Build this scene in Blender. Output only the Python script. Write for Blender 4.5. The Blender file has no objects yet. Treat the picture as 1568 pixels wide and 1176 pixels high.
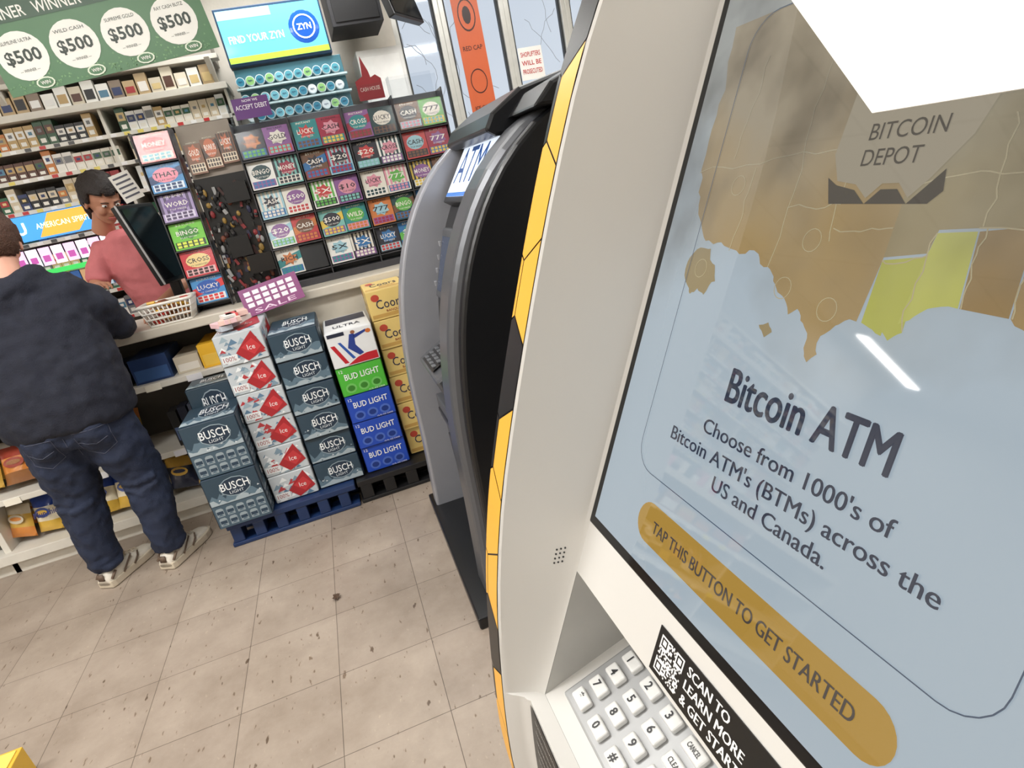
import bpy, bmesh, math, random
from mathutils import Vector, Matrix, noise
from mathutils.bvhtree import BVHTree
random.seed(7)
sc = bpy.context.scene
COL = sc.collection

# ------------------------------------------------------------------ materials
def lin(c):
    r = []
    for k in c:
        k = k / 255.0
        r.append(k / 12.92 if k <= 0.04045 else ((k + 0.055) / 1.055) ** 2.4)
    return (r[0], r[1], r[2], 1.0)
MC = {}
def mat(name, c, rough=.5, metal=0.0, es=0.0, var=.10, ns=18.0, coat=0.0, bump=0.0, bs=60.0, spec=.5):
    if name in MC: return MC[name]
    m = bpy.data.materials.new(name); m.use_nodes = True
    nt = m.node_tree; bs_ = nt.nodes['Principled BSDF']
    L = lin(c)
    bs_.inputs['Base Color'].default_value = L
    bs_.inputs['Roughness'].default_value = rough
    bs_.inputs['Metallic'].default_value = metal
    bs_.inputs['Coat Weight'].default_value = coat
    bs_.inputs['Coat Roughness'].default_value = .08
    bs_.inputs['Specular IOR Level'].default_value = spec
    tc = nt.nodes.new('ShaderNodeTexCoord')
    if var > 0 or bump > 0:
        n = nt.nodes.new('ShaderNodeTexNoise'); n.inputs['Scale'].default_value = ns
        n.inputs['Detail'].default_value = 4
        nt.links.new(tc.outputs['Object'], n.inputs['Vector'])
    if var > 0:
        mx = nt.nodes.new('ShaderNodeMix'); mx.data_type = 'RGBA'
        mx.inputs['A'].default_value = (L[0]*(1-var), L[1]*(1-var), L[2]*(1-var), 1)
        mx.inputs['B'].default_value = (min(1, L[0]*(1+var)), min(1, L[1]*(1+var)), min(1, L[2]*(1+var)), 1)
        nt.links.new(n.outputs['Fac'], mx.inputs['Factor'])
        nt.links.new(mx.outputs['Result'], bs_.inputs['Base Color'])
    if es > 0:
        bs_.inputs['Emission Color'].default_value = L
        bs_.inputs['Emission Strength'].default_value = es
    if bump > 0:
        n2 = nt.nodes.new('ShaderNodeTexNoise'); n2.inputs['Scale'].default_value = bs
        nt.links.new(tc.outputs['Object'], n2.inputs['Vector'])
        bp = nt.nodes.new('ShaderNodeBump'); bp.inputs['Strength'].default_value = bump
        bp.inputs['Distance'].default_value = .01
        nt.links.new(n2.outputs['Fac'], bp.inputs['Height'])
        nt.links.new(bp.outputs['Normal'], bs_.inputs['Normal'])
    MC[name] = m
    return m
def ink(c, name=None):
    return mat(name or 'print_%d_%d_%d' % tuple(c), c, rough=.40, var=.05)
def lit(c, es=.6):
    return mat('lit_%d_%d_%d_%d' % (c[0], c[1], c[2], int(es*100)), c, rough=.12, es=es, var=.03, coat=0)

# ------------------------------------------------------------------ builder
TXT = {}
def text_mesh(s, bold=0.0, res=2):
    k = (s, bold, res)
    if k in TXT: return TXT[k]
    cu = bpy.data.curves.new('t', 'FONT'); cu.body = s; cu.resolution_u = res
    cu.offset = bold; cu.fill_mode = 'FRONT'
    ob = bpy.data.objects.new('t', cu); COL.objects.link(ob)
    dg = bpy.context.evaluated_depsgraph_get(); dg.update()
    me = bpy.data.meshes.new_from_object(ob.evaluated_get(dg))
    vs = [v.co.copy() for v in me.vertices]; fs = [list(p.vertices) for p in me.polygons]
    bpy.data.objects.remove(ob); bpy.data.curves.remove(cu); bpy.data.meshes.remove(me)
    if not vs: vs = [Vector((0, 0, 0))]
    x0 = min(v.x for v in vs); x1 = max(v.x for v in vs)
    y0, y1 = 0.0, .69
    vs = [Vector((v.x-(x0+x1)/2, v.y-(y0+y1)/2, 0)) for v in vs]
    TXT[k] = (vs, fs, max(1e-4, x1-x0), y1-y0)
    return TXT[k]

class B:
    def __init__(s, xf=None): s.v = []; s.f = []; s.mi = []; s.ms = []; s.xf = xf
    def m(s, mt):
        if mt not in s.ms: s.ms.append(mt)
        return s.ms.index(mt)
    def add(s, vs, fs, mt):
        o = len(s.v); i = s.m(mt)
        for p in vs:
            p = Vector(p)
            s.v.append(s.xf @ p if s.xf else p)
        for f in fs:
            s.f.append([o+k for k in f]); s.mi.append(i)
    def poly(s, pts, mt): s.add(pts, [list(range(len(pts)))], mt)
    def box(s, c, d, mt, R=None):
        c = Vector(c); h = [k/2 for k in d]
        vs = []
        for x in (-1, 1):
            for y in (-1, 1):
                for z in (-1, 1):
                    p = Vector((x*h[0], y*h[1], z*h[2]))
                    if R: p = R @ p
                    vs.append(c+p)
        s.add(vs, [(0,1,3,2),(4,6,7,5),(0,4,5,1),(2,3,7,6),(0,2,6,4),(1,5,7,3)], mt)
    def bb(s, a, b, mt):
        s.box([(a[i]+b[i])/2 for i in range(3)], [abs(b[i]-a[i]) for i in range(3)], mt)
    def prism(s, pts, ev, mt):
        n = len(pts); ev = Vector(ev)
        vs = [Vector(p) for p in pts]+[Vector(p)+ev for p in pts]
        fs = [list(range(n)), list(range(2*n-1, n-1, -1))]
        for i in range(n): fs.append([i, (i+1) % n, n+(i+1) % n, n+i])
        s.add(vs, fs, mt)
    def loft(s, rings, mt, cap=True):
        n = len(rings[0]); vs = [p for r in rings for p in r]; fs = []
        for i in range(len(rings)-1):
            for j in range(n):
                fs.append([i*n+j, i*n+(j+1) % n, (i+1)*n+(j+1) % n, (i+1)*n+j])
        if cap:
            fs.append(list(range(n-1, -1, -1))); fs.append([(len(rings)-1)*n+j for j in range(n)])
        s.add(vs, fs, mt)
    def tube(s, pts, rad, mt, n=10):
        pts = [Vector(p) for p in pts]; rings = []
        if not hasattr(rad, '__len__'): rad = [rad]*len(pts)
        ref = None
        for i, p in enumerate(pts):
            t = (pts[min(i+1, len(pts)-1)]-pts[max(i-1, 0)]).normalized()
            if ref is None:
                ref = Vector((0, 0, 1)) if abs(t.z) < .8 else Vector((1, 0, 0))
            a = t.cross(ref).normalized(); b = a.cross(t).normalized(); ref = b
            r = rad[i]; r = r if hasattr(r, '__len__') else (r, r)
            rings.append([p+a*math.cos(2*math.pi*k/n)*r[0]+b*math.sin(2*math.pi*k/n)*r[1] for k in range(n)])
        s.loft(rings, mt)
    def ell(s, c, r, mt, n=14, R=None):
        c = Vector(c); vs = []; fs = []; m = n//2+2
        for i in range(1, m):
            th = math.pi*i/m
            for j in range(n):
                ph = 2*math.pi*j/n
                p = Vector((r[0]*math.sin(th)*math.cos(ph), r[1]*math.sin(th)*math.sin(ph), r[2]*math.cos(th)))
                if R: p = R @ p
                vs.append(c+p)
        t = Vector((0, 0, r[2])); t = R @ t if R else t
        vs.append(c+t); vs.append(c-t)
        for i in range(m-2):
            for j in range(n):
                fs.append([i*n+j, (i+1)*n+j, (i+1)*n+(j+1) % n, i*n+(j+1) % n])
        for j in range(n):
            fs.append([len(vs)-2, j, (j+1) % n]); fs.append([len(vs)-1, (m-2)*n+(j+1) % n, (m-2)*n+j])
        s.add(vs, fs, mt)
    def text(s, st, c, U, V, H, mt, W=None, bold=0.0, res=2):
        vs, fs, w, h = text_mesh(st, bold, res)
        k = H/h; kx = k if W is None else W/w
        c = Vector(c); U = Vector(U); V = Vector(V)
        s.add([c+U*v.x*kx+V*v.y*k for v in vs], fs, mt)
    def obj(s, name, parent=None, bevel=0, smooth=False, fix=True, seg=2):
        me = bpy.data.meshes.new(name)
        me.from_pydata([tuple(p) for p in s.v], [], s.f)
        for mt in s.ms: me.materials.append(mt)
        me.polygons.foreach_set('material_index', s.mi)
        if fix:
            bm = bmesh.new(); bm.from_mesh(me)
            bmesh.ops.recalc_face_normals(bm, faces=bm.faces); bm.to_mesh(me); bm.free()
        if smooth: me.polygons.foreach_set('use_smooth', [True]*len(me.polygons))
        me.update()
        ob = bpy.data.objects.new(name, me); COL.objects.link(ob)
        if parent: ob.parent = parent
        if bevel:
            md = ob.modifiers.new('bevel', 'BEVEL'); md.width = bevel; md.segments = seg
            md.limit_method = 'ANGLE'; md.angle_limit = math.radians(40)
        return ob
def empty(name):
    e = bpy.data.objects.new(name, None); COL.objects.link(e); e.empty_display_size = .1
    return e
def frame(O, U, V, N):
    O = Vector(O); U = Vector(U); V = Vector(V); N = Vector(N)
    return lambda u, v, o=0.0: O+U*u+V*v+N*o
def remesh(ob, vox, disp=0, dsize=.1, sm=4):
    r = ob.modifiers.new('remesh', 'REMESH'); r.mode = 'VOXEL'; r.voxel_size = vox; r.use_smooth_shade = True
    s = ob.modifiers.new('smooth', 'SMOOTH'); s.iterations = sm; s.factor = .5
    if disp:
        t = bpy.data.textures.new(ob.name+'_wrinkle', 'CLOUDS'); t.noise_scale = dsize; t.noise_depth = 2
        d = ob.modifiers.new('wrinkle', 'DISPLACE'); d.texture = t; d.strength = disp; d.mid_level = .5
        d.texture_coords = 'LOCAL'
def interp(tab, x):
    n = len(tab)
    if x <= tab[0][0]: return tab[0][1]
    if x >= tab[-1][0]: return tab[-1][1]
    def sl(i):
        a = max(0, i-1); b = min(n-1, i+1)
        return (tab[b][1]-tab[a][1])/(tab[b][0]-tab[a][0])
    for i in range(n-1):
        if tab[i][0] <= x <= tab[i+1][0]:
            h = tab[i+1][0]-tab[i][0]; t = (x-tab[i][0])/h
            return ((2*t**3-3*t**2+1)*tab[i][1]+(t**3-2*t**2+t)*h*sl(i)+(-2*t**3+3*t**2)*tab[i+1][1]+(t**3-t**2)*h*sl(i+1))

# ------------------------------------------------------------------ camera
cd = bpy.data.cameras.new('camera'); cam = bpy.data.objects.new('camera', cd); COL.objects.link(cam)
cd.sensor_width = 36; cd.sensor_fit = 'HORIZONTAL'; cd.lens = 20.66; cd.clip_start = .01
r = Vector((.931, -.308, -.195)).normalized(); f = Vector((.228, .911, -.347)).normalized()
u = r.cross(f).normalized(); r = f.cross(u).normalized()
M = Matrix(((r.x, u.x, -f.x, 0), (r.y, u.y, -f.y, 0), (r.z, u.z, -f.z, 1.40), (0, 0, 0, 1)))
cam.matrix_world = M
sc.camera = cam
sc.view_settings.view_transform = 'Standard'
sc.view_settings.exposure = 0.0

# ------------------------------------------------------------------ room
X0, X1, Y0, Y1, H = -5.0, 2.6, -2.6, 4.45, 2.9
def floor_mat():
    m = bpy.data.materials.new('vinyl_tile'); m.use_nodes = True; nt = m.node_tree; N = nt.nodes; Lk = nt.links
    b = N['Principled BSDF']
    tc = N.new('ShaderNodeTexCoord'); mp = N.new('ShaderNodeMapping')
    mp.inputs['Location'].default_value = (.045+.305*20, -1.623+.305*20, 0)
    Lk.new(tc.outputs['Object'], mp.inputs['Vector'])
    br = N.new('ShaderNodeTexBrick'); br.offset = 0; br.squash = 1
    br.inputs['Scale'].default_value = 1; br.inputs['Brick Width'].default_value = .305
    br.inputs['Row Height'].default_value = .305; br.inputs['Mortar Size'].default_value = .0013
    br.inputs['Mortar Smooth'].default_value = .4
    br.inputs['Color1'].default_value = lin((173, 160, 147)); br.inputs['Color2'].default_value = lin((162, 149, 137))
    br.inputs['Mortar'].default_value = lin((98, 87, 78))
    Lk.new(mp.outputs['Vector'], br.inputs['Vector'])
    n1 = N.new('ShaderNodeTexNoise'); n1.inputs['Scale'].default_value = 3.0; n1.inputs['Detail'].default_value = 10; n1.inputs['Roughness'].default_value = .7
    Lk.new(tc.outputs['Object'], n1.inputs['Vector'])
    m1 = N.new('ShaderNodeMix'); m1.data_type = 'RGBA'; m1.blend_type = 'MULTIPLY'; m1.inputs['Factor'].default_value = .85
    r1 = N.new('ShaderNodeValToRGB'); r1.color_ramp.elements[0].position = .3; r1.color_ramp.elements[0].color = (.64, .60, .56, 1)
    r1.color_ramp.elements[1].position = .66; r1.color_ramp.elements[1].color = (1.06, 1.05, 1.04, 1)
    Lk.new(n1.outputs['Fac'], r1.inputs['Fac']); Lk.new(br.outputs['Color'], m1.inputs['A']); Lk.new(r1.outputs['Color'], m1.inputs['B'])
    prev = m1.outputs['Result']
    for (rot, sx, sc_, p0, p1, col) in ((.6, .4, 44, .255, .30, (.33, .27, .22, 1)), (2.0, .35, 60, .275, .32, (.5, .43, .37, 1)), (1.2, .5, 90, .68, .73, (1.16, 1.15, 1.13, 1))):
        mp2 = N.new('ShaderNodeMapping'); mp2.inputs['Scale'].default_value = (1, sx, 1); mp2.inputs['Rotation'].default_value = (0, 0, rot)
        Lk.new(tc.outputs['Object'], mp2.inputs['Vector'])
        n2 = N.new('ShaderNodeTexNoise'); n2.inputs['Scale'].default_value = sc_; n2.inputs['Detail'].default_value = 2
        Lk.new(mp2.outputs['Vector'], n2.inputs['Vector'])
        r2 = N.new('ShaderNodeValToRGB'); e0, e1 = r2.color_ramp.elements[0], r2.color_ramp.elements[1]
        e0.position = p0; e1.position = p1
        if p0 < .5: e0.color = col; e1.color = (1, 1, 1, 1)
        else: e0.color = (1, 1, 1, 1); e1.color = col
        Lk.new(n2.outputs['Fac'], r2.inputs['Fac'])
        m2 = N.new('ShaderNodeMix'); m2.data_type = 'RGBA'; m2.blend_type = 'MULTIPLY'; m2.inputs['Factor'].default_value = 1
        Lk.new(prev, m2.inputs['A']); Lk.new(r2.outputs['Color'], m2.inputs['B']); prev = m2.outputs['Result']
    Lk.new(prev, b.inputs['Base Color'])
    rr_ = N.new('ShaderNodeMapRange'); rr_.inputs['To Min'].default_value = .30; rr_.inputs['To Max'].default_value = .52
    Lk.new(n1.outputs['Fac'], rr_.inputs['Value']); Lk.new(rr_.outputs[0], b.inputs['Roughness'])
    bp = N.new('ShaderNodeBump'); bp.inputs['Strength'].default_value = .25; bp.inputs['Distance'].default_value = .002
    Lk.new(br.outputs['Fac'], bp.inputs['Height']); bp.invert = True
    Lk.new(bp.outputs['Normal'], b.inputs['Normal'])
    return m
b = B(); b.bb((X0, Y0, -.1), (X1, Y1, 0), floor_mat()); b.obj('floor')
wallm = mat('painted_wall', (222, 216, 205), .7, bump=.1)
cm = bpy.data.materials.new('ceiling_tile'); cm.use_nodes = True
nt = cm.node_tree; br = nt.nodes.new('ShaderNodeTexBrick'); br.offset = 0
br.inputs['Scale'].default_value = 1; br.inputs['Brick Width'].default_value = 1.2; br.inputs['Row Height'].default_value = .6
br.inputs['Mortar Size'].default_value = .01
br.inputs['Color1'].default_value = lin((225, 223, 216)); br.inputs['Color2'].default_value = lin((218, 215, 208)); br.inputs['Mortar'].default_value = lin((190, 188, 182))
tc = nt.nodes.new('ShaderNodeTexCoord'); nt.links.new(tc.outputs['Object'], br.inputs['Vector'])
nt.links.new(br.outputs['Color'], nt.nodes['Principled BSDF'].inputs['Base Color'])
b = B(); b.bb((X0, Y0, H), (X1, Y1, H+.08), cm); b.obj('ceiling')
b = B(); b.bb((X0-.1, Y0, 0), (X0, Y1, H), wallm); b.obj('wall_left')
b = B(); b.bb((X1, Y0, 0), (X1+.1, Y1, H), wallm); b.obj('wall_right')
b = B(); b.bb((X0, Y0-.1, 0), (X1, Y0, H), wallm); b.obj('wall_front')
WX0, WX1, WZ0, WZ1 = .82, 2.5, .7, 2.78
b = B()
b.bb((X0, Y1, 0), (WX0, Y1+.12, H), wallm); b.bb((WX1, Y1, 0), (X1, Y1+.12, H), wallm)
b.bb((WX0, Y1, 0), (WX1, Y1+.12, WZ0), wallm); b.bb((WX0, Y1, WZ1), (WX1, Y1+.12, H), wallm)
b.obj('wall_back')
frm = mat('window_frame_aluminium', (205, 205, 200), .35, .3)
dkf = mat('window_gasket', (45, 48, 50), .5)
glass = bpy.data.materials.new('window_glass'); glass.use_nodes = True
g = glass.node_tree; g.nodes.clear()
o_ = g.nodes.new('ShaderNodeOutputMaterial'); mxs = g.nodes.new('ShaderNodeMixShader'); tr = g.nodes.new('ShaderNodeBsdfTransparent')
gl = g.nodes.new('ShaderNodeBsdfGlossy'); gl.inputs['Roughness'].default_value = .05; mxs.inputs[0].default_value = .06
tr.inputs[0].default_value = (.93, .97, 1, 1)
g.links.new(tr.outputs[0], mxs.inputs[1]); g.links.new(gl.outputs[0], mxs.inputs[2]); g.links.new(mxs.outputs[0], o_.inputs[0])
panes = [(WX0, 1.16), (1.16, 1.62), (1.62, 2.08), (2.08, WX1)]
for i, (a, c) in enumerate(panes):
    e = empty('window_%d' % (i+1)); b = B()
    for (p, q) in (((a, WZ0), (a+.035, WZ1)), ((c-.035, WZ0), (c, WZ1)), ((a, WZ0), (c, WZ0+.05)), ((a, WZ1-.05), (c, WZ1))):
        b.bb((p[0], Y1+.01, p[1]), (q[0], Y1+.09, q[1]), frm)
    b.obj('frame', e, .003)
    b = B(); b.bb((a+.035, Y1+.03, WZ0+.05), (a+.049, Y1+.06, WZ1-.05), dkf); b.bb((c-.049, Y1+.03, WZ0+.05), (c-.035, Y1+.06, WZ1-.05), dkf); b.obj('gasket', e)
    b = B(); b.poly([(a+.04, Y1+.05, WZ0+.05), (c-.04, Y1+.05, WZ0+.05), (c-.04, Y1+.05, WZ1-.05), (a+.04, Y1+.05, WZ1-.05)], glass); b.obj('glass', e)
    b = B(); rr = random.Random(i+20)
    for k in range(7):
        p = Vector((rr.uniform(a+.06, c-.06), Y1+.045, rr.uniform(1.7, 2.7))); pts = [p.copy()]
        an_ = rr.uniform(0, 6.28)
        for s_ in range(9):
            an_ += rr.uniform(-.7, .7); p = p+Vector((math.cos(an_)*.035, 0, math.sin(an_)*.05))
            p.x = min(c-.055, max(a+.055, p.x)); p.z = min(2.7, p.z); pts.append(p.copy())
        b.tube(pts, .0016, mat('film_crack', (150, 155, 165), .6), 4)
    b.obj('film_cracks', e)
w = bpy.data.worlds.new('world'); sc.world = w; w.use_nodes = True
wn = w.node_tree; bg = wn.nodes['Background']
sky = wn.nodes.new('ShaderNodeTexSky'); sky.sky_type = 'HOSEK_WILKIE'; sky.turbidity = 6
sky.sun_direction = (.3, -.6, .7)
wmx = wn.nodes.new('ShaderNodeMix'); wmx.data_type = 'RGBA'; wmx.inputs['Factor'].default_value = .85
wn.links.new(sky.outputs[0], wmx.inputs['A']); wmx.inputs['B'].default_value = (.80, .85, .93, 1)
wn.links.new(wmx.outputs['Result'], bg.inputs['Color']); bg.inputs['Strength'].default_value = 1.0

# ceiling lights
tubem = mat('fluorescent_diffuser', (255, 254, 250), .4, es=4.0, var=0)
hous = mat('light_housing', (235, 235, 230), .5)
for (lx, ly, sx, sy, pw) in ((-3.9, 3.75, .9, .12, 11), (-3.6, 1.0, 1.1, .5, 30), (-2.2, 1.15, 1.1, .5, 33), (-.85, 1.3, 1.1, .5, 36), (.15, 3.75, 1.1, .3, 17), (1.5, 3.4, 1.1, .4, 17), (1.4, 1.2, 1.1, .5, 19), (-.9, -1.3, 1.1, .5, 22), (-2.9, -1.3, 1.1, .5, 20)):
    e = empty('ceiling_light'); b = B()
    b.bb((lx-sx/2-.03, ly-sy/2-.03, H-.055), (lx+sx/2+.03, ly+sy/2+.03, H-.002), hous); b.obj('housing', e, .005)
    b = B(); b.bb((lx-sx/2, ly-sy/2, H-.063), (lx+sx/2, ly+sy/2, H-.056), tubem); b.obj('diffuser', e)
    ld = bpy.data.lights.new('lamp', 'AREA'); ld.shape = 'RECTANGLE'; ld.size = sx; ld.size_y = sy; ld.energy = pw; ld.color = (1, .985, .955)
    lo = bpy.data.objects.new('lamp', ld); COL.objects.link(lo); lo.parent = e; lo.location = (lx, ly, H-.07)

# ------------------------------------------------------------------ counter
lam = mat('counter_laminate', (208, 201, 187), .45, bump=.03)
lamw = mat('shelf_white', (222, 218, 208), .45)
darkin = mat('shelf_dark_board', (88, 84, 80), .8)  # dark grey board lining the back of the open shelves
CF = 3.14
e = empty('checkout_counter'); b = B()
b.bb((-4.2, CF-.03, .965), (1.45, 3.64, 1.01), lam)
b.obj('countertop', e, .006)
b = B()
b.bb((-.52, CF+.02, 0), (1.43, CF+.05, .965), lam)
b.bb((-4.2, 3.56, 0), (1.43, 3.6, .965), lam)
b.bb((-.55, CF, 0), (-.52, 3.56, .965), lamw); b.bb((-4.2, CF, 0), (-4.17, 3.56, .965), lamw)
b.bb((1.4, CF+.02, 0), (1.43, 3.6, .965), lam)
b.bb((-1.9, CF+.02, 0), (-1.87, 3.5, .965), lamw); b.bb((-3.1, CF+.02, 0), (-3.07, 3.5, .965), lamw)
b.obj('carcass', e, .003)
b = B()
for z, t in ((.12, .05), (.40, .03), (.755, .03)):
    b.bb((-4.17, CF-.02, z-t), (-.55, 3.56, z), lamw)
b.bb((-4.17, CF+.02, 0), (-.55, CF+.05, .07), lamw)
b.obj('shelves', e, .003)
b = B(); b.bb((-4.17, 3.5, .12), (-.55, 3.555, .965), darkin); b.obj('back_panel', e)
b = B()
for z in (.385, .74):
    for k in range(14):
        x = -3.1+k*.19
        b.bb((x, CF-.024, z-.02), (x+.07, CF-.0205, z+.01), ink(random.choice([(245, 240, 225), (250, 235, 120), (240, 240, 245)])))
b.obj('price_tags', e)

def pillow(b, c, U, V, N, w, h, t, m1, m2, m3):
    U = Vector(U).normalized(); V = Vector(V).normalized(); N = Vector(N).normalized(); c = Vector(c)
    nu, nv = 8, 10
    for sgn in (1, -1):
        g = []
        for j in range(nv+1):
            for i in range(nu+1):
                a = i/nu*2-1; d = j/nv*2-1
                bul = (1-abs(a)**2.5)*(1-abs(d)**3)*t*.5*(1+.35*noise.noise(c*9+Vector((a*2, d*2, sgn))))
                ww = w*.5*(1-.06*(1-abs(d)**4))
                g.append(c+U*a*ww+V*d*h*.5+N*sgn*bul)
        for mi, (ja, jb) in enumerate(((0, 3), (3, 7), (7, nv))):
            fs = []
            for j in range(ja, jb):
                for i in range(nu):
                    fs.append([j*(nu+1)+i, j*(nu+1)+i+1, (j+1)*(nu+1)+i+1, (j+1)*(nu+1)+i])
            b.add(g, fs, (m1, m2, m3)[mi])
    b.poly([c+U*w*.3*math.cos(k*math.pi/6)+V*(h*.14*math.sin(k*math.pi/6)+h*.05)+N*(t*.5+.004) for k in range(12)], m3)
    b.poly([c+U*w*.22*math.cos(k*math.pi/6)+V*(h*.06*math.sin(k*math.pi/6)+h*.06)+N*(t*.5+.006) for k in range(12)], m1)
def foil(c): return mat('foil_%d_%d_%d' % tuple(c), c, .28, 0, var=.2, coat=.3, bump=.3, bs=30)
SN = [(25, 45, 105), (200, 160, 70), (150, 60, 45), (225, 220, 210), (150, 100, 60), (30, 36, 60), (205, 130, 60), (200, 188, 165), (60, 50, 45)]
b = B()
for z, hh in ((.12, .2), (.40, .21)):
    x = -3.0; lim = -.75 if z < .2 else -1.2
    while x < lim:
        ww = random.uniform(.11, .15)
        cs = [random.choice(SN) for _ in range(3)]
        if z < .2 and -1.85 < x < -1.3: cs = [(215, 175, 70), (235, 225, 200), (30, 60, 140)]
        for k in range(2):
            tilt = random.uniform(.25, .5)
            pillow(b, (x+ww/2, CF+.1+k*.13, z+hh*.5+.015), (1, random.uniform(-.3, .3), random.uniform(-.15, .15)), (0, math.sin(tilt), math.cos(tilt)), (0, -math.cos(tilt), math.sin(tilt)), ww, hh*random.uniform(.8, 1), .07, foil(cs[0]), foil(cs[1]), foil(cs[2]))
        x += ww-.005
b.text('Munchies', (-1.66, CF+.035, .26), (1, 0, .05), (0, .3, .95), .028, ink((40, 40, 90)), .12, .02)
b.obj('snack_bags', None, smooth=True, fix=False)
# boxes on upper counter shelf
b = B()
def cbox(b, x0, x1, y0, y1, z0, z1, c, c2=None):
    b.bb((x0, y0, z0), (x1, y1, z1), ink(c))
    if c2:
        b.bb((x0+.01, y0-.001, z0+.01), (x1-.01, y0, z0+(z1-z0)*.55), ink(c2))
cbox(b, -.735, -.565, CF+.01, CF+.3, .756, .875, (240, 185, 45), (245, 200, 80))
cbox(b, -.86, -.745, CF+.03, CF+.3, .756, .84, (205, 195, 175), (230, 225, 215))
cbox(b, -1.05, -.88, CF+.02, CF+.3, .756, .88, (35, 60, 105), (60, 95, 150))
cbox(b, -1.3, -1.08, CF+.02, CF+.3, .756, .86, (40, 55, 80), (70, 80, 100))
for k in range(9):
    cbox(b, -3.1+k*.19, -2.94+k*.19, CF+.02, CF+.28, .756, .756+random.uniform(.07, .14), random.choice(SN), random.choice(SN))
for k in range(26):
    xx = -.625+(k % 13)*.0042
    b.bb((xx, CF+.008, .785), (xx+.002, CF+.009, .82), ink((20, 20, 20)))
b.obj('carton_row', None, .002)
b = B()
for k in range(8):
    x = -.98+k*.05
    b.bb((x, CF+.02, .402), (x+.04, CF+.12, .402+random.uniform(.16, .26)), ink(random.choice([(25, 30, 45), (40, 50, 75), (30, 30, 30), (70, 75, 90)])))
    b.bb((x+.006, CF+.0185, .43), (x+.034, CF+.0195, .50), ink(random.choice([(90, 110, 150), (170, 60, 50), (200, 200, 200)])))
b.obj('dark_packages', None, .002)

# ------------------------------------------------------------------ tickets
TC = [(196, 66, 66), (52, 112, 168), (98, 176, 78), (228, 196, 84), (140, 92, 150), (222, 150, 166), (46, 46, 56), (232, 226, 214), (50, 138, 140), (208, 124, 66), (112, 78, 56), (160, 200, 212), (34, 66, 70), (160, 44, 70), (128, 190, 182), (238, 236, 230)]
WD = ['CASH', 'WIN', '$500', 'GOLD', 'LUCKY', '$5', 'BINGO', '777', 'CROSS', 'MONEY', '$10', 'WILD', 'RICH', '$20', '5X', 'BONUS']
def ticket(b, P, U, V, w, h, rr=None, cols=None, word=None):
    rr = rr or random
    cs = cols or rr.sample(TC, 4)
    b.poly([P(0, 0, 0), P(w, 0, 0), P(w, h, 0), P(0, h, 0)], ink(cs[0]))
    o = .0006
    st_ = rr.randint(0, 3)
    if st_ == 0:
        for i in range(6): b.poly([P(w*(i/6), h*.32, o*.6), P(w*((i+.5)/6), h*.32, o*.6), P(w*((i+.5)/6), h, o*.6), P(w*(i/6), h, o*.6)], ink(cs[3]))
    elif st_ == 1:
        b.poly([P(0, h*.3, o*.6), P(w, h*.55, o*.6), P(w, h*.85, o*.6), P(0, h*.6, o*.6)], ink(cs[3]))
    b.poly([P(w*.05, h*.05, o), P(w*.95, h*.05, o), P(w*.95, h*.30, o), P(w*.05, h*.30, o)], ink(cs[1]))
    n = 14
    st = rr.choice([1.0, .72, .55])
    b.poly([P(w*.5+w*.38*math.cos(2*math.pi*i/n)*(1 if i % 2 else st), h*.6+h*.27*math.sin(2*math.pi*i/n)*(1 if i % 2 else st), o*1.2) for i in range(n)], ink(cs[2]))
    for j in range(2):
        for i in range(5):
            uu = w*(.09+.168*i); vv = h*(.07+.12*j)
            b.poly([P(uu, vv, o*1.8), P(uu+w*.12, vv, o*1.8), P(uu+w*.12, vv+h*.09, o*1.8), P(uu, vv+h*.09, o*1.8)], ink(cs[3]))
    lum = sum(cs[2])/3
    tcx = (30, 30, 38) if lum > 130 else (245, 240, 230)
    b.text(word or rr.choice(WD), P(w*.5, h*.62, o*2.5), U, V, h*.17, ink(tcx), w*.68, .01, 1)
    b.text(rr.choice(['WIN UP TO', 'INSTANT', '$50,000', '$1,000,000', 'SCRATCH']), P(w*.5, h*.93, o*2.5), U, V, h*.07, ink(tcx if lum > 130 else (250, 245, 225)), w*.6, .0, 1)
    b.text(rr.choice(['10 CHANCES', 'TOP PRIZE', 'PLAY NOW']), P(w*.5, h*.43, o*2.5), U, V, h*.06, ink(tcx), w*.5, .0, 1)

acry = bpy.data.materials.new('clear_acrylic'); acry.use_nodes = True
g = acry.node_tree; g.nodes.clear()
o_ = g.nodes.new('ShaderNodeOutputMaterial'); mxs = g.nodes.new('ShaderNodeMixShader'); tr = g.nodes.new('ShaderNodeBsdfTransparent')
gl = g.nodes.new('ShaderNodeBsdfGlossy'); gl.inputs['Roughness'].default_value = .12
lw = g.nodes.new('ShaderNodeLayerWeight'); lw.inputs[0].default_value = .25
mm = g.nodes.new('ShaderNodeMath'); mm.operation = 'MULTIPLY_ADD'; mm.inputs[1].default_value = .22; mm.inputs[2].default_value = .015
g.links.new(lw.outputs['Facing'], mm.inputs[0]); g.links.new(mm.outputs[0], mxs.inputs[0])
tr.inputs[0].default_value = (.96, .97, .98, 1)
g.links.new(tr.outputs[0], mxs.inputs[1]); g.links.new(gl.outputs[0], mxs.inputs[2]); g.links.new(mxs.outputs[0], o_.inputs[0])
blackp = mat('black_plastic', (22, 22, 24), .35)
rackm = mat('smoked_acrylic', (66, 66, 70), .25)
LY = 3.30
e = empty('scratch_ticket_display')
b = B(); bt = B(); ba = B()
lx0, cw, rh = -.265, .262, .1435
U = (1, 0, 0)
V = Vector((0, .18, .984)).normalized(); N = Vector((0, -.984, .18))
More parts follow.
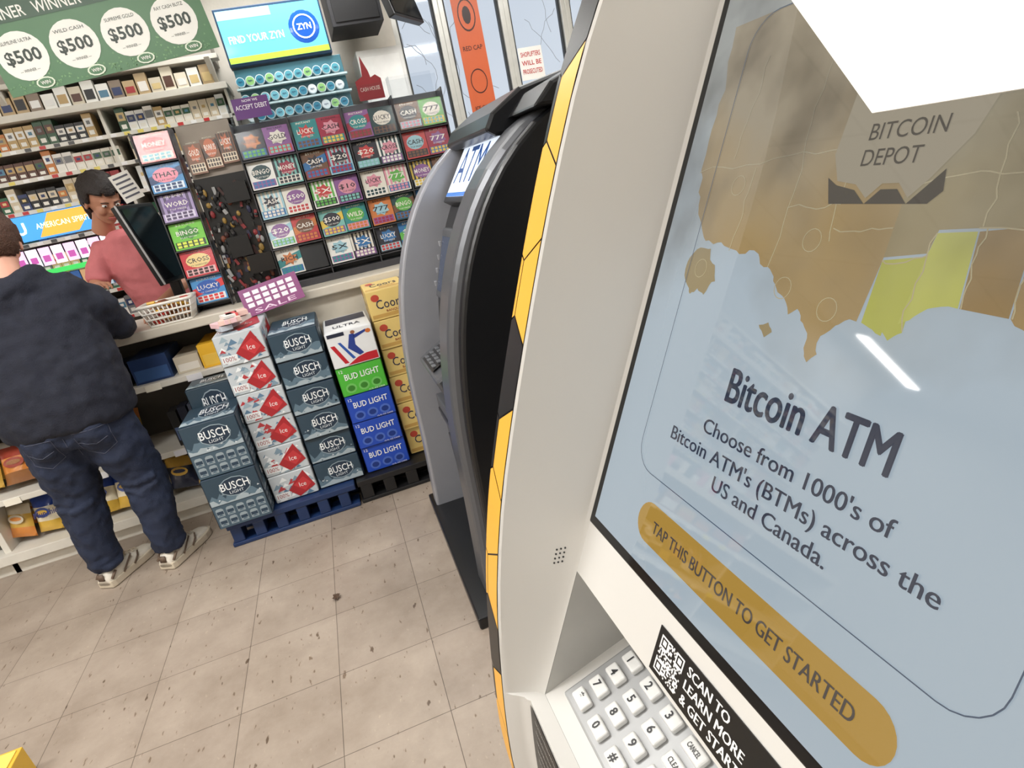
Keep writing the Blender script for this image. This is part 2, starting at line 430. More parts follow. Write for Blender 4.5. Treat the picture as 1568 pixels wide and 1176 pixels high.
for c in range(4):
    for rI in range(5):
        z0 = 1.085+rI*rh
        b.bb((lx0+c*cw+.004, LY, z0-.010), (lx0+(c+1)*cw-.004, LY+.11, z0-.004), rackm)
        for k in range(2):
            x = lx0+c*cw+.009+k*.1235
            P = frame((x, LY+.006, z0+.002), U, V, N)
            if c == 0 and rI == 0 and k == 1:
                bt.poly([P(0, 0), P(.118, 0), P(.118, .125), P(0, .125)], ink((25, 25, 28)))
            else:
                ticket(bt, P, U, V, .121, .131)
        Pa = frame((lx0+c*cw+.006, LY-.004, z0), U, V, N)
        ba.poly([Pa(0, 0), Pa(.25, 0), Pa(.25, .128), Pa(0, .128)], acry)
    b.bb((lx0+c*cw-.003, LY+.0, 1.03), (lx0+c*cw+.003, LY+.13, 1.83), rackm)
b.bb((lx0+4*cw-.003, LY, 1.03), (lx0+4*cw+.003, LY+.13, 1.83), rackm)
b.bb((lx0-.003, LY+.125, 1.03), (lx0+4*cw+.003, LY+.135, 1.83), mat('rack_back', (110, 112, 116), .5))
b.bb((lx0-.01, LY-.01, 1.0105), (lx0+4*cw+.01, LY+.14, 1.045), rackm)
for c in range(4):
    ba.bb((lx0+c*cw+.01, LY+.02, 1.815), (lx0+(c+1)*cw-.01, LY+.022, 1.90), acry)
    ba.bb((lx0+c*cw+.01, LY+.12, 1.815), (lx0+(c+1)*cw-.01, LY+.122, 1.93), acry)
    ba.bb((lx0+c*cw+.01, LY+.02, 1.81), (lx0+c*cw+.012, LY+.122, 1.92), acry)
b.obj('rack', e, .001); bt.obj('tickets', e, fix=False); ba.obj('acrylic_covers', e, fix=False)
# brown tickets panel + keychain bay
b = B()
for k in range(3):
    P = frame((-.50+k*.077, LY+.02, 1.64+.012*k), U, V, N)
    ticket(b, P, U, V, .073, .16, cols=[(120, 75, 45), (230, 215, 190), (190, 100, 60), (60, 40, 30)])
b.bb((-.51, LY+.03, 1.04), (-.27, LY+.05, 1.62), blackp)
b.bb((-.51, LY, 1.0105), (-.27, LY+.13, 1.05), blackp)
b.bb((-.51, LY+.045, 1.6), (-.27, LY+.06, 1.86), mat('bay_back', (150, 140, 130), .6))
rr = random.Random(3)
for k in range(150):
    x = -.50+rr.random()*.22; z = 1.06+rr.random()*.52
    c = rr.choice([(20, 20, 22), (30, 28, 30), (24, 24, 26), (110, 56, 36), (150, 120, 60), (60, 30, 28), (150, 150, 150), (44, 44, 70), (130, 44, 48), (28, 28, 28)])
    R = Matrix.Rotation(rr.uniform(-.5, .5), 3, 'Y')
    if k % 2: b.box((x, LY+.012+rr.random()*.012, z), (.010+rr.random()*.008, .012, .022+rr.random()*.02), ink(c), R)
    else: b.ell((x, LY+.014+rr.random()*.01, z), (.008+rr.random()*.006, .008, .010+rr.random()*.01), ink(c), 8)
b.box((-.335, LY+.0, 1.53), (.11, .04, .09), ink((15, 15, 17))); b.box((-.40, LY+.0, 1.28), (.1, .05, .1), ink((14, 14, 16))); b.box((-.33, LY, 1.18), (.12, .05, .09), ink((20, 16, 14)))
b.obj('novelty_bay', e, .001)
# tower
e = empty('ticket_dispenser_tower'); b = B(); bt = B(); ba = B()
cl = [[(70, 150, 210), (245, 245, 245), (40, 90, 180), (230, 60, 60)], [(215, 50, 60), (240, 190, 190), (250, 220, 150), (60, 20, 20)], [(120, 205, 60), (30, 60, 30), (60, 140, 40), (230, 240, 80)], [(170, 150, 195), (225, 215, 235), (120, 90, 150), (80, 60, 100)], [(60, 140, 200), (230, 240, 250), (245, 150, 170), (30, 60, 110)], [(235, 150, 150), (245, 220, 210), (220, 80, 80), (120, 190, 200)]]
wd = ['LUCKY', 'CROSS', 'BINGO', 'WORD', 'THAT', 'MONEY']
for k in range(6):
    z0 = 1.045+k*.135
    P = frame((-.685, LY-.02, z0+.004), U, V, N)
    ticket(bt, P, U, V, .15, .125, cols=cl[k], word=wd[k])
    b.bb((-.69, LY-.02, z0-.004), (-.53, LY+.1, z0+.002), rackm)
    ba.poly([P(0, 0, .008), P(.15, 0, .008), P(.15, .125, .008), P(0, .125, .008)], acry)
b.bb((-.695, LY-.02, 1.0105), (-.69, LY+.1, 1.86), rackm); b.bb((-.53, LY-.02, 1.0105), (-.525, LY+.1, 1.86), rackm); b.bb((-.69, LY+.095, 1.0105), (-.53, LY+.105, 1.86), rackm)
b.obj('tower_frame', e, .001); bt.obj('tickets', e, fix=False); ba.obj('covers', e, fix=False)
# toppers
b = B(); b.bb((-.225, LY-.012, 1.835), (-.06, LY-.008, 1.925), ink((95, 50, 120)))
b.text('ACCEPT DEBIT', (-.142, LY-.0135, 1.885), (1, 0, 0), (0, 0, 1), .02, ink((245, 240, 250)), .145, .0)
b.text('NOW WE', (-.142, LY-.0135, 1.912), (1, 0, 0), (0, 0, 1), .011, ink((245, 240, 250)), .07, .0)
b.bb((-.15, LY-.008, 1.81), (-.13, LY+.0, 1.84), blackp); b.obj('debit_sign', None)
b = B(); P = frame((.37, LY+.05, 1.832), (1, 0, 0), (0, 0, 1), (0, -1, 0))
b.prism([P(0, 0), P(.13, 0), P(.13, .09), P(.105, .11), P(.08, .10), P(.075, .13), P(.05, .20), P(.04, .11), P(0, .09)], (0, .006, 0), ink((150, 40, 48)))
b.text('CASH HOUSE', P(.065, .05, .001), (1, 0, 0), (0, 0, 1), .018, ink((245, 230, 220)), .10, .0); b.obj('red_sign_topper', None)

# ------------------------------------------------------------------ behind the counter
e = empty('cigarette_shelf'); SY = 4.12
b = B()
shz = [.55, .78, 1.0, 1.17, 1.34, 1.51, 1.68, 1.84, 1.99]
for z in shz: b.bb((-4.3, SY, z-.018), (-.28, Y1-.02, z), lamw)
for x in (-4.3, -3.3, -2.5, -1.7, -.97, -.29): b.bb((x-.008, SY, .3), (x+.008, Y1-.02, 2.15), lamw)
b.bb((-4.3, Y1-.03, 0), (-.28, Y1-.015, 2.15), mat('shelf_back', (120, 112, 104), .7)); b.bb((-4.3, SY+.02, 0), (-.28, Y1-.03, .5), lamw)
b.bb((-4.35, SY-.03, 2.12), (-.27, Y1-.02, 2.155), lamw)
b.obj('shelving', e, .002)
b = B(); PK = [(240, 236, 230), (232, 226, 214), (170, 46, 50), (46, 100, 72), (220, 196, 140), (44, 58, 104), (124, 124, 126), (190, 160, 108), (84, 130, 158), (90, 56, 44), (34, 34, 38), (200, 124, 60), (238, 238, 236), (56, 90, 64), (214, 200, 176)]
for ri, z in enumerate(shz[2:]):
    x = -4.25
    rr = random.Random(ri*5+1)
    while x < -.36:
        if min(abs(x+v_) for v_ in (.97, 1.7, 2.5, 3.3)) < .065:
            x += .03; continue
        c = rr.choice(PK); n = rr.randint(1, 3)
        c2 = rr.choice(PK); hgt = rr.choice([.088, .10, .112, .125])
        for k in range(n):
            if x > -.36: break
            b.bb((x, SY+.02, z), (x+.046, SY+.12, z+hgt), ink(c))
            b.bb((x+.003, SY+.0185, z+hgt*.45), (x+.043, SY+.0195, z+hgt*.8), ink(c2))
            b.bb((x+.010, SY+.0185, z+hgt*.12), (x+.036, SY+.0195, z+hgt*.3), ink((235, 232, 224)))
            b.bb((x+.014, SY+.0175, z+hgt*.55), (x+.032, SY+.0184, z+hgt*.7), ink(PK[(k+ri) % 15]))
            x += .049
    b.bb((-4.28, SY-.004, z-.022), (-.3, SY, z-.001), ink((225, 222, 214)))
    for k in range(54):
        xx = -4.2+k*.072
        b.bb((xx, SY-.006, z-.02), (xx+.03, SY-.004, z-.003), ink(rr.choice([(200, 60, 60), (245, 245, 245), (230, 214, 110), (80, 80, 80)])))
b.obj('cigarette_packs', e)
b = B()
x = -4.2; rr = random.Random(9)
while x < -.36:
    hgt = rr.uniform(.07, .12)
    b.bb((x, SY-.02, 2.156), (x+.06, SY+.02, 2.156+hgt), ink(rr.choice([(235, 225, 205), (215, 205, 185), (190, 165, 125), (245, 245, 240), (140, 124, 108)])))
    b.bb((x+.008, SY-.0215, 2.17), (x+.052, SY-.0205, 2.156+hgt*.6), ink(rr.choice(PK)))
    x += .068
b.obj('tobacco_pouches', e)
# lit ad headers
b = B()
y = SY-.012
b.bb((-1.75, y, 1.52), (-1.16, y+.008, 1.655), lit((70, 150, 225), 1.0))
b.prism([(-1.5, y-.001, 1.53), (-1.3, y-.001, 1.53), (-1.18, y-.001, 1.65), (-1.42, y-.001, 1.65)], (0, -.002, 0), lit((245, 170, 70), .9))
b.text('BLU', (-1.62, y-.003, 1.59), (1, 0, 0), (0, 0, 1), .06, lit((245, 250, 255), 1.0), .14, .03)
b.text('AMERICAN SPIRIT', (-1.36, y-.004, 1.59), (1, 0, 0), (0, 0, 1), .03, lit((255, 250, 240), 1.0), .28, .0)
for k in range(9):
    xx = -1.74+k*.065
    b.bb((xx, y, 1.375), (xx+.055, y+.008, 1.475), lit((235, 200, 235), .8) if k % 2 else lit((245, 235, 250), .8))
    b.bb((xx+.01, y-.001, 1.395), (xx+.045, y, 1.43), lit((190, 90, 170), .6))
b.bb((-1.75, y-.01, 1.325), (-1.14, y+.008, 1.352), lit((60, 190, 90), .9))
for k in range(11):
    xx = -1.74+k*.05
    b.bb((xx, y, 1.20), (xx+.044, y+.008, 1.315), lit([(90, 160, 190), (180, 200, 215), (50, 90, 150), (200, 160, 120)][k % 4], .4))
b.obj('lit_headers', e)
# overhead header
e = empty('overhead_cabinet'); b = B()
ohm = mat('header_panel', (168, 163, 154), .6)
b.bb((-4.4, SY+.03, 2.29), (-.3, Y1-.01, 2.89), ohm); b.obj('panel', e, .004)
b = B(); b.bb((-4.4, SY-.04, 2.275), (-.27, SY+.05, 2.30), lamw)
for x in (-.34, -1.4, -2.4, -3.4):
    b.prism([(x, SY+.025, 2.275), (x, SY-.1, 2.275), (x, SY+.025, 2.16)], (.03, 0, 0), lamw)
b.obj('trim_brackets', e, .002)
b = B()
lc = Vector((-1.22, SY+.027, 2.36)); lk = ink((112, 108, 102))
def ring(b, c, r1, r2, U, V, mt, n=24):
    c = Vector(c); U = Vector(U); V = Vector(V)
    for i in range(n):
        a0 = 2*math.pi*i/n; a1 = 2*math.pi*(i+1)/n
        b.poly([c+U*math.cos(a0)*r1+V*math.sin(a0)*r1, c+U*math.cos(a1)*r1+V*math.sin(a1)*r1, c+U*math.cos(a1)*r2+V*math.sin(a1)*r2, c+U*math.cos(a0)*r2+V*math.sin(a0)*r2], mt)
ring(b, lc, .05, .058, (1, 0, 0), (0, 0, 1), lk); ring(b, lc+Vector((.06, 0, -.01)), .03, .036, (1, 0, 0), (0, 0, 1), lk)
b.obj('wall_logo', e, fix=False)

# nicotine pouch display
e = empty('nicotine_pouch_display'); b = B(); zx0, zx1, zy = -.22, .36, 4.02
b.bb((zx0, zy, 2.20), (zx1, zy+.1, 2.49), ink((30, 60, 90))); b.bb((zx0+.01, zy+.02, 1.0), (zx1+.04, zy+.3, 2.19), mat('display_teal', (70, 120, 135), .4))
b.bb((zx0, zy+.02, 0), (zx1+.04, zy+.32, 1.0), lamw)
b.obj('cabinet', e, .004)
b = B(); b.bb((zx0+.01, zy-.004, 2.215), (zx1-.01, zy-.001, 2.475), lit((96, 182, 212), .75))
b.bb((zx0+.01, zy-.005, 2.215), (zx1-.01, zy-.0041, 2.245), lit((160, 205, 70), .8))
b.bb((zx0+.01, zy-.005, 2.43), (zx0+.30, zy-.0041, 2.475), lit((150, 205, 225), .8))
b.text('FIND YOUR ZYN', (-.03, zy-.007, 2.33), (1, 0, 0), (0, 0, 1), .036, lit((250, 255, 255), 1.0), .30, .01)
b.ell((.24, zy-.004, 2.35), (.085, .006, .085), lit((30, 80, 165), .8), 20)
ring(b, (.24, zy-.011, 2.35), .055, .062, (1, 0, 0), (0, 0, 1), lit((250, 255, 255), 1.0))
b.text('ZYN', (.24, zy-.0115, 2.35), (1, 0, 0), (0, 0, 1), .03, lit((250, 255, 255), 1.0), .08, .02)
b.obj('lit_sign', e, fix=False)
b = B(); rr = random.Random(4)
for r_ in range(5):
    z = 1.72+r_*.092
    b.bb((zx0, zy-.03, z-.012), (zx1+.05, zy+.02, z-.002), ink((200, 225, 230)))
    for k in range(11):
        x = zx0+.03+k*.054
        c = rr.choice([(230, 240, 245), (120, 195, 215), (60, 140, 170), (90, 170, 190), (150, 205, 130)])
        b.tube([(x, zy-.02, z+.030), (x, zy+.015, z+.030)], .026, ink((225, 235, 238)), 16)
        b.tube([(x, zy-.022, z+.030), (x, zy-.019, z+.030)], .022, ink(c), 14)
        b.text('zyn', (x, zy-.0235, z+.032), (1, 0, 0), (0, 0, 1), .010, ink((30, 70, 110)), .024, .02, 1)
b.obj('tins', e)

# things on window side
b = B(); b.bb((.50, 4.1, 1.0), (.78, 4.42, 2.20), mat('white_cabinet', (222, 222, 220), .4)); b.bb((.52, 4.095, 1.2), (.76, 4.099, 2.16), mat('white_door', (230, 230, 228), .35)); b.bb((.51, 4.1, 0), (.77, 4.4, 1.0), lamw); b.obj('storage_cabinet', None, .005)
e = empty('hanging_monitor'); b = B()
R = Matrix.Rotation(.9, 3, 'Z') @ Matrix.Rotation(-.25, 3, 'X')
b.box((.80, 3.95, 2.40), (.36, .045, .24), blackp, R); b.box((.80, 3.97, 2.68), (.04, .04, .42), blackp); b.obj('case', e, .006)
b = B(); b.box(Vector((.80, 3.95, 2.40))+R@Vector((0, -.0245, 0)), (.33, .003, .21), mat('dark_glass', (12, 14, 18), .1), R); b.obj('panel', e)
b = B()
b.bb((.40, 4.0, 2.32), (.70, 4.35, 2.75), mat('dark_box_body', (38, 38, 42), .6)); b.bb((.42, 3.995, 2.34), (.68, 3.999, 2.73), mat('dark_box_front', (24, 24, 26), .8)); b.obj('dark_box', None, .008)  # plain dark box filling the dark area left of the monitor
e = empty('window_poster'); b = B()
b.bb((1.245, Y1-.008, 1.72), (1.43, Y1-.004, 2.62), ink((206, 98, 56)))
ring(b, (1.3375, Y1-.0095, 2.38), .055, .062, (1, 0, 0), (0, 0, 1.6), ink((60, 25, 20)))
b.poly([(1.3375+.03*math.cos(k*.5236), Y1-.0095, 2.38+.055*math.sin(k*.5236)) for k in range(12)], ink((45, 22, 20)))
ring(b, (1.3375, Y1-.0095, 1.97), .055, .061, (1, 0, 0), (0, 0, 1.3), ink((60, 25, 20)))
b.text('RED CAP', (1.3375, Y1-.0095, 2.18), (1, 0, 0), (0, 0, 1), .028, ink((60, 25, 20)), .14, .01)
b.text('ICE COLD', (1.3375, Y1-.0095, 1.80), (1, 0, 0), (0, 0, 1), .024, ink((60, 25, 20)), .13, .01)
b.obj('print', e, fix=False)
b = B(); b.bb((1.66, Y1-.008, 1.92), (1.84, Y1-.004, 2.13), ink((245, 242, 238)))
for i, t_ in enumerate(['SHOPLIFTERS', 'WILL BE', 'PROSECUTED']):
    b.text(t_, (1.75, Y1-.0095, 2.085-i*.055), (1, 0, 0), (0, 0, 1), .03, ink((190, 40, 40)), .15, .01)
b.obj('warning_sign', None)

# banner
e = empty('lottery_banner'); b = B(); bt_ = math.radians(5)
BU = Vector((math.cos(bt_), 0, math.sin(bt_))); BV = Vector((-math.sin(bt_), 0, math.cos(bt_)))
P = frame((-.975, 3.0, 2.01), BU, BV, (0, -1, 0))
gm = ink((78, 122, 84)); gd = ink((52, 84, 62)); wh = ink((240, 240, 234)); gk = ink((28, 45, 34))
b.prism([P(0, 0), P(.80, 0), P(.80, .40), P(0, .40)], (0, .004, 0), gm)
b.poly([P(0, .24, .001), P(.80, .24, .001), P(.80, .40, .001), P(0, .40, .001)], gd)
for k in range(4):
    cx = .105+k*.19; cy = .125
    b.poly([P(cx+.086*math.cos(i*math.pi/12), cy+.086*math.sin(i*math.pi/12), .002) for i in range(24)], wh)
    b.text('$500', P(cx, cy, .003), BU, BV, .042, gk, .126, .025)
    b.text(['SLIMLINE ULTRA', 'WILD CASH', 'SUPREME GOLD', 'RAY CASH BLITZ'][k], P(cx, cy+.052, .003), BU, BV, .012, gk, .11, .0)
    b.text('--- WINNER ---', P(cx, cy-.05, .003), BU, BV, .010, gk, .07, .0)
    b.poly([P(cx+.03+.034*math.cos(i*math.pi/6), .024+.020*math.sin(i*math.pi/6), .004) for i in range(12)], ink((225, 235, 215)))
    b.poly([P(cx+.03+.028*math.cos(i*math.pi/6), .024+.015*math.sin(i*math.pi/6), .005) for i in range(12)], gm)
    b.text('WIN', P(cx+.03, .024, .006), BU, BV, .012, wh, .034, .01)
for k in range(4):
    b.text('WINNER', P(.10+k*.20, .27, .002), BU, BV, .038, wh, .17, .01)
rr = random.Random(77)
for k in range(160):
    uu_ = rr.uniform(0.01, .79); vv_ = .006+.03*rr.random()*(1 if k % 3 else 3)
    b.poly([P(uu_+.005*math.cos(i*2.1+k), vv_+.005*math.sin(i*2.1+k), .0015) for i in range(3)], ink(rr.choice([(120, 165, 115), (100, 145, 100)])))
b.obj('print', e, fix=False)
b = B()
for u_ in (.06, .74):
    b.tube([P(u_, .39, -.005), (P(u_, .39).x, 3.0, H)], .0015, blackp, 6)
b.obj('hang_wires', e)

# ------------------------------------------------------------------ beer
def busch(b, P, U, V, w, h, rr):
    o = .0008
    b.poly([P(.004, .004, o), P(w-.004, .004, o), P(w-.004, h-.004, o), P(.004, h-.004, o)], ink((48, 70, 86)))
    n = 13
    pts = [P(w*.02, h*.05, 2*o)]+[P(w*(.02+.96*i/n), h*(.20+.3*rr.random()+(.12 if i in (5, 6, 7) else 0)), 2*o) for i in range(n+1)]+[P(w*.98, h*.05, 2*o)]
    b.poly(pts, ink((96, 120, 136)))
    pts = [P(w*.02, h*.05, 3*o)]+[P(w*(.02+.96*i/n), h*(.08+.18*rr.random()), 3*o) for i in range(n+1)]+[P(w*.98, h*.05, 3*o)]
    b.poly(pts, ink((168, 182, 190)))
    for i in range(10):
        x = w*(.04+.9*rr.random()); y = h*(.06+.3*rr.random()); s_ = w*.03
        b.poly([P(x, y, 3.2*o), P(min(w*.97, x+s_*1.6), y+s_*.3, 3.2*o), P(x+s_*.5, y+s_*1.2, 3.2*o)], ink(rr.choice([(210, 218, 222), (70, 92, 108), (130, 150, 162)])))
    b.poly([P(w*(.55+.29*math.cos(i*.5236)), h*(.55+.34*math.sin(i*.5236)), 3.5*o) for i in range(12)], ink((150, 168, 178)))
    b.poly([P(w*(.55+.275*math.cos(i*.5236)), h*(.55+.31*math.sin(i*.5236)), 3.8*o) for i in range(12)], ink((30, 50, 70)))
    b.text('BUSCH', P(w*.55, h*.60, 4.2*o), U, V, h*.26, ink((240, 244, 246)), w*.52, .01)
    b.text('LIGHT', P(w*.55, h*.37, 4.2*o), U, V, h*.10, ink((225, 232, 236)), w*.26, .0)
def redbox(b, P, U, V, w, h, rr):
    o = .0008
    b.poly([P(.004, .004, o), P(w-.004, .004, o), P(w-.004, h-.004, o), P(.004, h-.004, o)], ink((196, 204, 210)))
    for i in range(40):
        x = rr.random()*w*.85; y = rr.random()*h*.8; s_ = rr.uniform(.008, .03)
        b.poly([P(x, y, 1.5*o+i*2e-5), P(min(w*.98, x+s_*1.5), y+s_*.2, 1.5*o+i*2e-5), P(x+s_*.8, min(h*.97, y+s_), 1.5*o+i*2e-5)], ink(rr.choice([(156, 176, 188), (238, 242, 244), (128, 152, 170), (180, 60, 66), (96, 128, 156)])))
    b.poly([P(w*.36, h*.36, 3.2*o), P(w*.56, h*.04, 3.2*o), P(w*.97, h*.30, 3.2*o), P(w*.80, h*.95, 3.2*o), P(w*.6, h*.70, 3.2*o)], ink((170, 38, 46)))
    b.poly([P(w*.04, h*.12, 3.5*o), P(w*.36, h*.1, 3.5*o), P(w*.38, h*.34, 3.5*o), P(w*.04, h*.36, 3.5*o)], ink((232, 236, 238)))
    b.poly([P(w*.5, h*.5, 3.5*o), P(w*.72, h*.2, 3.5*o), P(w*.9, h*.42, 3.5*o), P(w*.76, h*.72, 3.5*o)], ink((198, 56, 62)))
    b.text('Ice', P(w*.70, h*.46, 4*o), U, V, h*.16, ink((240, 236, 236)), w*.16, .0)
    b.text('100%', P(w*.2, h*.23, 4*o), U, V, h*.14, ink((150, 40, 46)), w*.26, .0)
def budl(col):
    def fn(b, P, U, V, w, h, rr):
        o = .0008
        b.poly([P(.004, .004, o), P(w-.004, .004, o), P(w-.004, h-.004, o), P(.004, h-.004, o)], ink(col))
        lt = tuple(min(255, int(c*.8+50)) for c in col); dk = tuple(int(c*.7) for c in col)
        for i in range(3):
            cx = w*(.22+.28*i)
            b.poly([P(cx+w*.12*math.cos(k*.5236), h*.26+h*.17*math.sin(k*.5236), 2*o) for k in range(12)], ink(lt))
            b.poly([P(cx+w*.08*math.cos(k*.5236), h*.26+h*.10*math.sin(k*.5236), 2.6*o) for k in range(12)], ink(dk))
        b.text('BUD LIGHT', P(w*.52, h*.66, 3*o), U, V, h*.20, ink((248, 250, 252)), w*.76, .01)
        b.text('12', P(w*.1, h*.88, 3*o), U, V, h*.1, ink((248, 250, 252)), w*.08, .0)
        b.text('12 FL OZ CANS', P(w*.75, h*.06, 3*o), U, V, h*.05, ink((248, 250, 252)), w*.35, .0)
    return fn
def ultra(b, P, U, V, w, h, rr):
    o = .0008
    b.poly([P(.004, .004, o), P(w-.004, .004, o), P(w-.004, h-.004, o), P(.004, h-.004, o)], ink((232, 234, 236)))
    b.poly([P(w*.3, h*.04, 2*o), P(w*.97, h*.04, 2*o), P(w*.97, h*.26, 2*o), P(w*.75, h*.26, 2*o), P(w*.55, h*.2, 2*o)], ink((190, 34, 46)))
    b.poly([P(w*.05, h*.65, 2*o), P(w*.14, h*.65, 2*o), P(w*.34, h*.1, 2*o), P(w*.25, h*.1, 2*o)], ink((190, 34, 46)))
    b.poly([P(w*.22, h*.7, 2*o), P(w*.28, h*.7, 2*o), P(w*.5, h*.2, 2*o), P(w*.44, h*.18, 2*o)], ink((50, 90, 170)))
    b.poly([P(w*.40, h*.5, 2.3*o), P(w*.5, h*.86, 2.3*o), P(w*.6, h*.86, 2.3*o), P(w*.57, h*.55, 2.3*o), P(w*.7, h*.28, 2.3*o), P(w*.6, h*.24, 2.3*o)], ink((40, 62, 140)))
    b.poly([P(w*(.58+.05*math.cos(i*.7)), h*(.9+.05*math.sin(i*.7)), 2.4*o) for i in range(9)], ink((150, 96, 70)))
    b.poly([P(w*.58, h*.72, 2.3*o), P(w*.86, h*.84, 2.3*o), P(w*.86, h*.90, 2.3*o), P(w*.58, h*.82, 2.3*o)], ink((40, 62, 140)))
    b.poly([P(w*(.9+.06*math.cos(i*.7)), h*(.84+.06*math.sin(i*.7)), 2.4*o) for i in range(9)], ink((205, 110, 50)))
    b.poly([P(w*.04, h*.87, 2.2*o), P(w*.4, h*.87, 2.2*o), P(w*.4, h*.97, 2.2*o), P(w*.04, h*.97, 2.2*o)], ink((34, 40, 60)))
def ultra_top(b, P, U, V, w, h, rr):
    o = .0008
    b.poly([P(.004, .004, o), P(w-.004, .004, o), P(w-.004, h-.004, o), P(.004, h-.004, o)], ink((226, 228, 230)))
    b.poly([P(w*.05, h*.55, 2*o), P(w*.95, h*.55, 2*o), P(w*.95, h*.95, 2*o), P(w*.05, h*.95, 2*o)], ink((36, 42, 66)))
    b.text('ULTRA', P(w*.5, h*.3, 3*o), U, V, h*.14, ink((36, 42, 66)), w*.6, .01)
def coors(b, P, U, V, w, h, rr):
    o = .0008
    b.poly([P(.004, .004, o), P(w-.004, .004, o), P(w-.004, h-.004, o), P(.004, h-.004, o)], ink((228, 200, 124)))
    b.poly([P(w*.04, h*.08, 2*o), P(w*.96, h*.08, 2*o), P(w*.96, h*.2, 2*o), P(w*.04, h*.2, 2*o)], ink((200, 160, 88)))
    b.poly([P(w*(.2+.1*math.cos(i*.5236)), h*(.75+.12*math.sin(i*.5236)), 2*o) for i in range(12)], ink((190, 74, 56)))
    b.text('Coors', P(w*.52, h*.52, 3*o), U, V, h*.30, ink((44, 46, 76)), w*.66, .0)
    b.text('BANQUET', P(w*.6, h*.27, 3*o), U, V, h*.08, ink((150, 50, 40)), w*.4, .0)
def stack(name, x0, x1, yf, dep, z0, hs, fn, base, jit=.006, top=None):
    e = empty(name); b = B(); d = B(); z = z0; rr = random.Random(int((x0+5)*100))
    for i, h in enumerate(hs):
        fnn = fn[i] if isinstance(fn, list) else fn; bc = base[i] if isinstance(base, list) else base
        dx = rr.uniform(-jit, jit)*.5; dy = rr.uniform(-jit, jit)*1.6
        b.bb((x0+dx+.003, yf+dy, z+.001), (x1+dx-.003, yf+dy+dep, z+h-.001), ink(bc))
        P = frame((x0+dx+.003, yf+dy, z), (1, 0, 0), (0, 0, 1), (0, -1, 0)); w_ = x1-x0-.006
        fnn(d, P, (1, 0, 0), (0, 0, 1), w_, h, rr)
        for sx, uu, nn, xx, yy in ((1, (0, 1, 0), (1, 0, 0), x1+dx-.003, yf+dy), (-1, (0, -1, 0), (-1, 0, 0), x0+dx+.003, yf+dy+dep)):
            Ps = frame((xx, yy, z), uu, (0, 0, 1), nn)
            fnn(d, Ps, uu, (0, 0, 1), dep, h, rr)
        if i == len(hs)-1:
            Pt = frame((x0+dx+.003, yf+dy, z+h-.001), (1, 0, 0), (0, 1, 0), (0, 0, 1))
            (top or fnn)(d, Pt, (1, 0, 0), (0, 1, 0), w_, dep, rr)
        z += h
    b.obj('cartons', e, .005); d.obj('carton_print', e, fix=False)
PZ = .125
def busch_tall(b, P, U, V, w, h, rr):
    Pn = lambda u, v, o=0: P(u, v+h*.44, o)
    busch(b, Pn, U, V, w, h*.55, rr)
    o = .0008
    b.poly([P(.004, .004, o), P(w-.004, .004, o), P(w-.004, h*.45, o), P(.004, h*.45, o)], ink((70, 92, 108)))
    for r_ in range(2):
        for i in range(5):
            cx = w*(.12+.19*i); cy = h*(.13+.19*r_)
            b.poly([P(cx-w*.07, cy-h*.075, 2*o), P(cx+w*.07, cy-h*.075, 2*o), P(cx+w*.07, cy+h*.06, 2*o), P(cx+w*.04, cy+h*.085, 2*o), P(cx-w*.04, cy+h*.085, 2*o), P(cx-w*.07, cy+h*.06, 2*o)], ink((150, 164, 172)))
            b.poly([P(cx-w*.06, cy-h*.03, 2.5*o), P(cx+w*.06, cy-h*.03, 2.5*o), P(cx+w*.06, cy+h*.03, 2.5*o), P(cx-w*.06, cy+h*.03, 2.5*o)], ink((40, 62, 82)))
            b.poly([P(cx-w*.05, cy-h*.06, 2.6*o), P(cx+w*.05, cy-h*.06, 2.6*o), P(cx, cy-h*.02, 2.6*o)], ink((90, 112, 128)))
BB = (40, 58, 74)
stack('beer_case_stack', -.815, -.575, 2.655, .26, PZ, [.255, .255], busch_tall, BB, top=busch)
stack('beer_case_stack', -.80, -.60, 2.925, .17, PZ, [.2, .2, .2], busch, BB)
stack('beer_case_stack', -.570, -.365, 2.735, .36, PZ, [.139]*6, redbox, (200, 205, 209))
stack('beer_case_stack', -.360, -.140, 2.735, .36, PZ, [.130]*6, busch, BB)
stack('beer_case_stack', -.130, .090, 2.735, .36, PZ, [.137, .137, .137, .142, .17], [budl((34, 76, 186))]*3+[budl((80, 184, 60)), ultra], [(28, 62, 160)]*3+[(66, 164, 50), (224, 226, 228)], top=ultra_top)
stack('beer_case_stack', .100, .300, 2.79, .3, PZ, [.142]*6, coors, (222, 194, 120))
stack('beer_case_stack', .305, .50, 2.79, .3, PZ, [.142]*6, coors, (222, 194, 120))
def pallet(name, x0, x1, y0, y1, h, c):
    m = mat(name+'_plastic_%d' % c[2], c, .45); b = B()
    b.bb((x0, y0, h-.03), (x1, y1, h), m); 
    n = max(3, int((x1-x0)/.1))
    for j, yy in enumerate((y0, (y0+y1)/2-.05, y1-.1)):
        b.bb((x0, yy, 0.001), (x1, yy+.1, .02), m)
        for i in range(n):
            xx = x0+(x1-x0)*i/n+.01
            b.bb((xx, yy+.004, .02), (xx+(x1-x0)/n*.5, yy+.09, h-.03), m)
    b.obj(name, None, .004)
pallet('plastic_pallet', -.80, -.20, 2.68, 3.10, .122, (28, 50, 92))
pallet('plastic_pallet', -.19, .60, 2.69, 3.10, .122, (26, 26, 28))
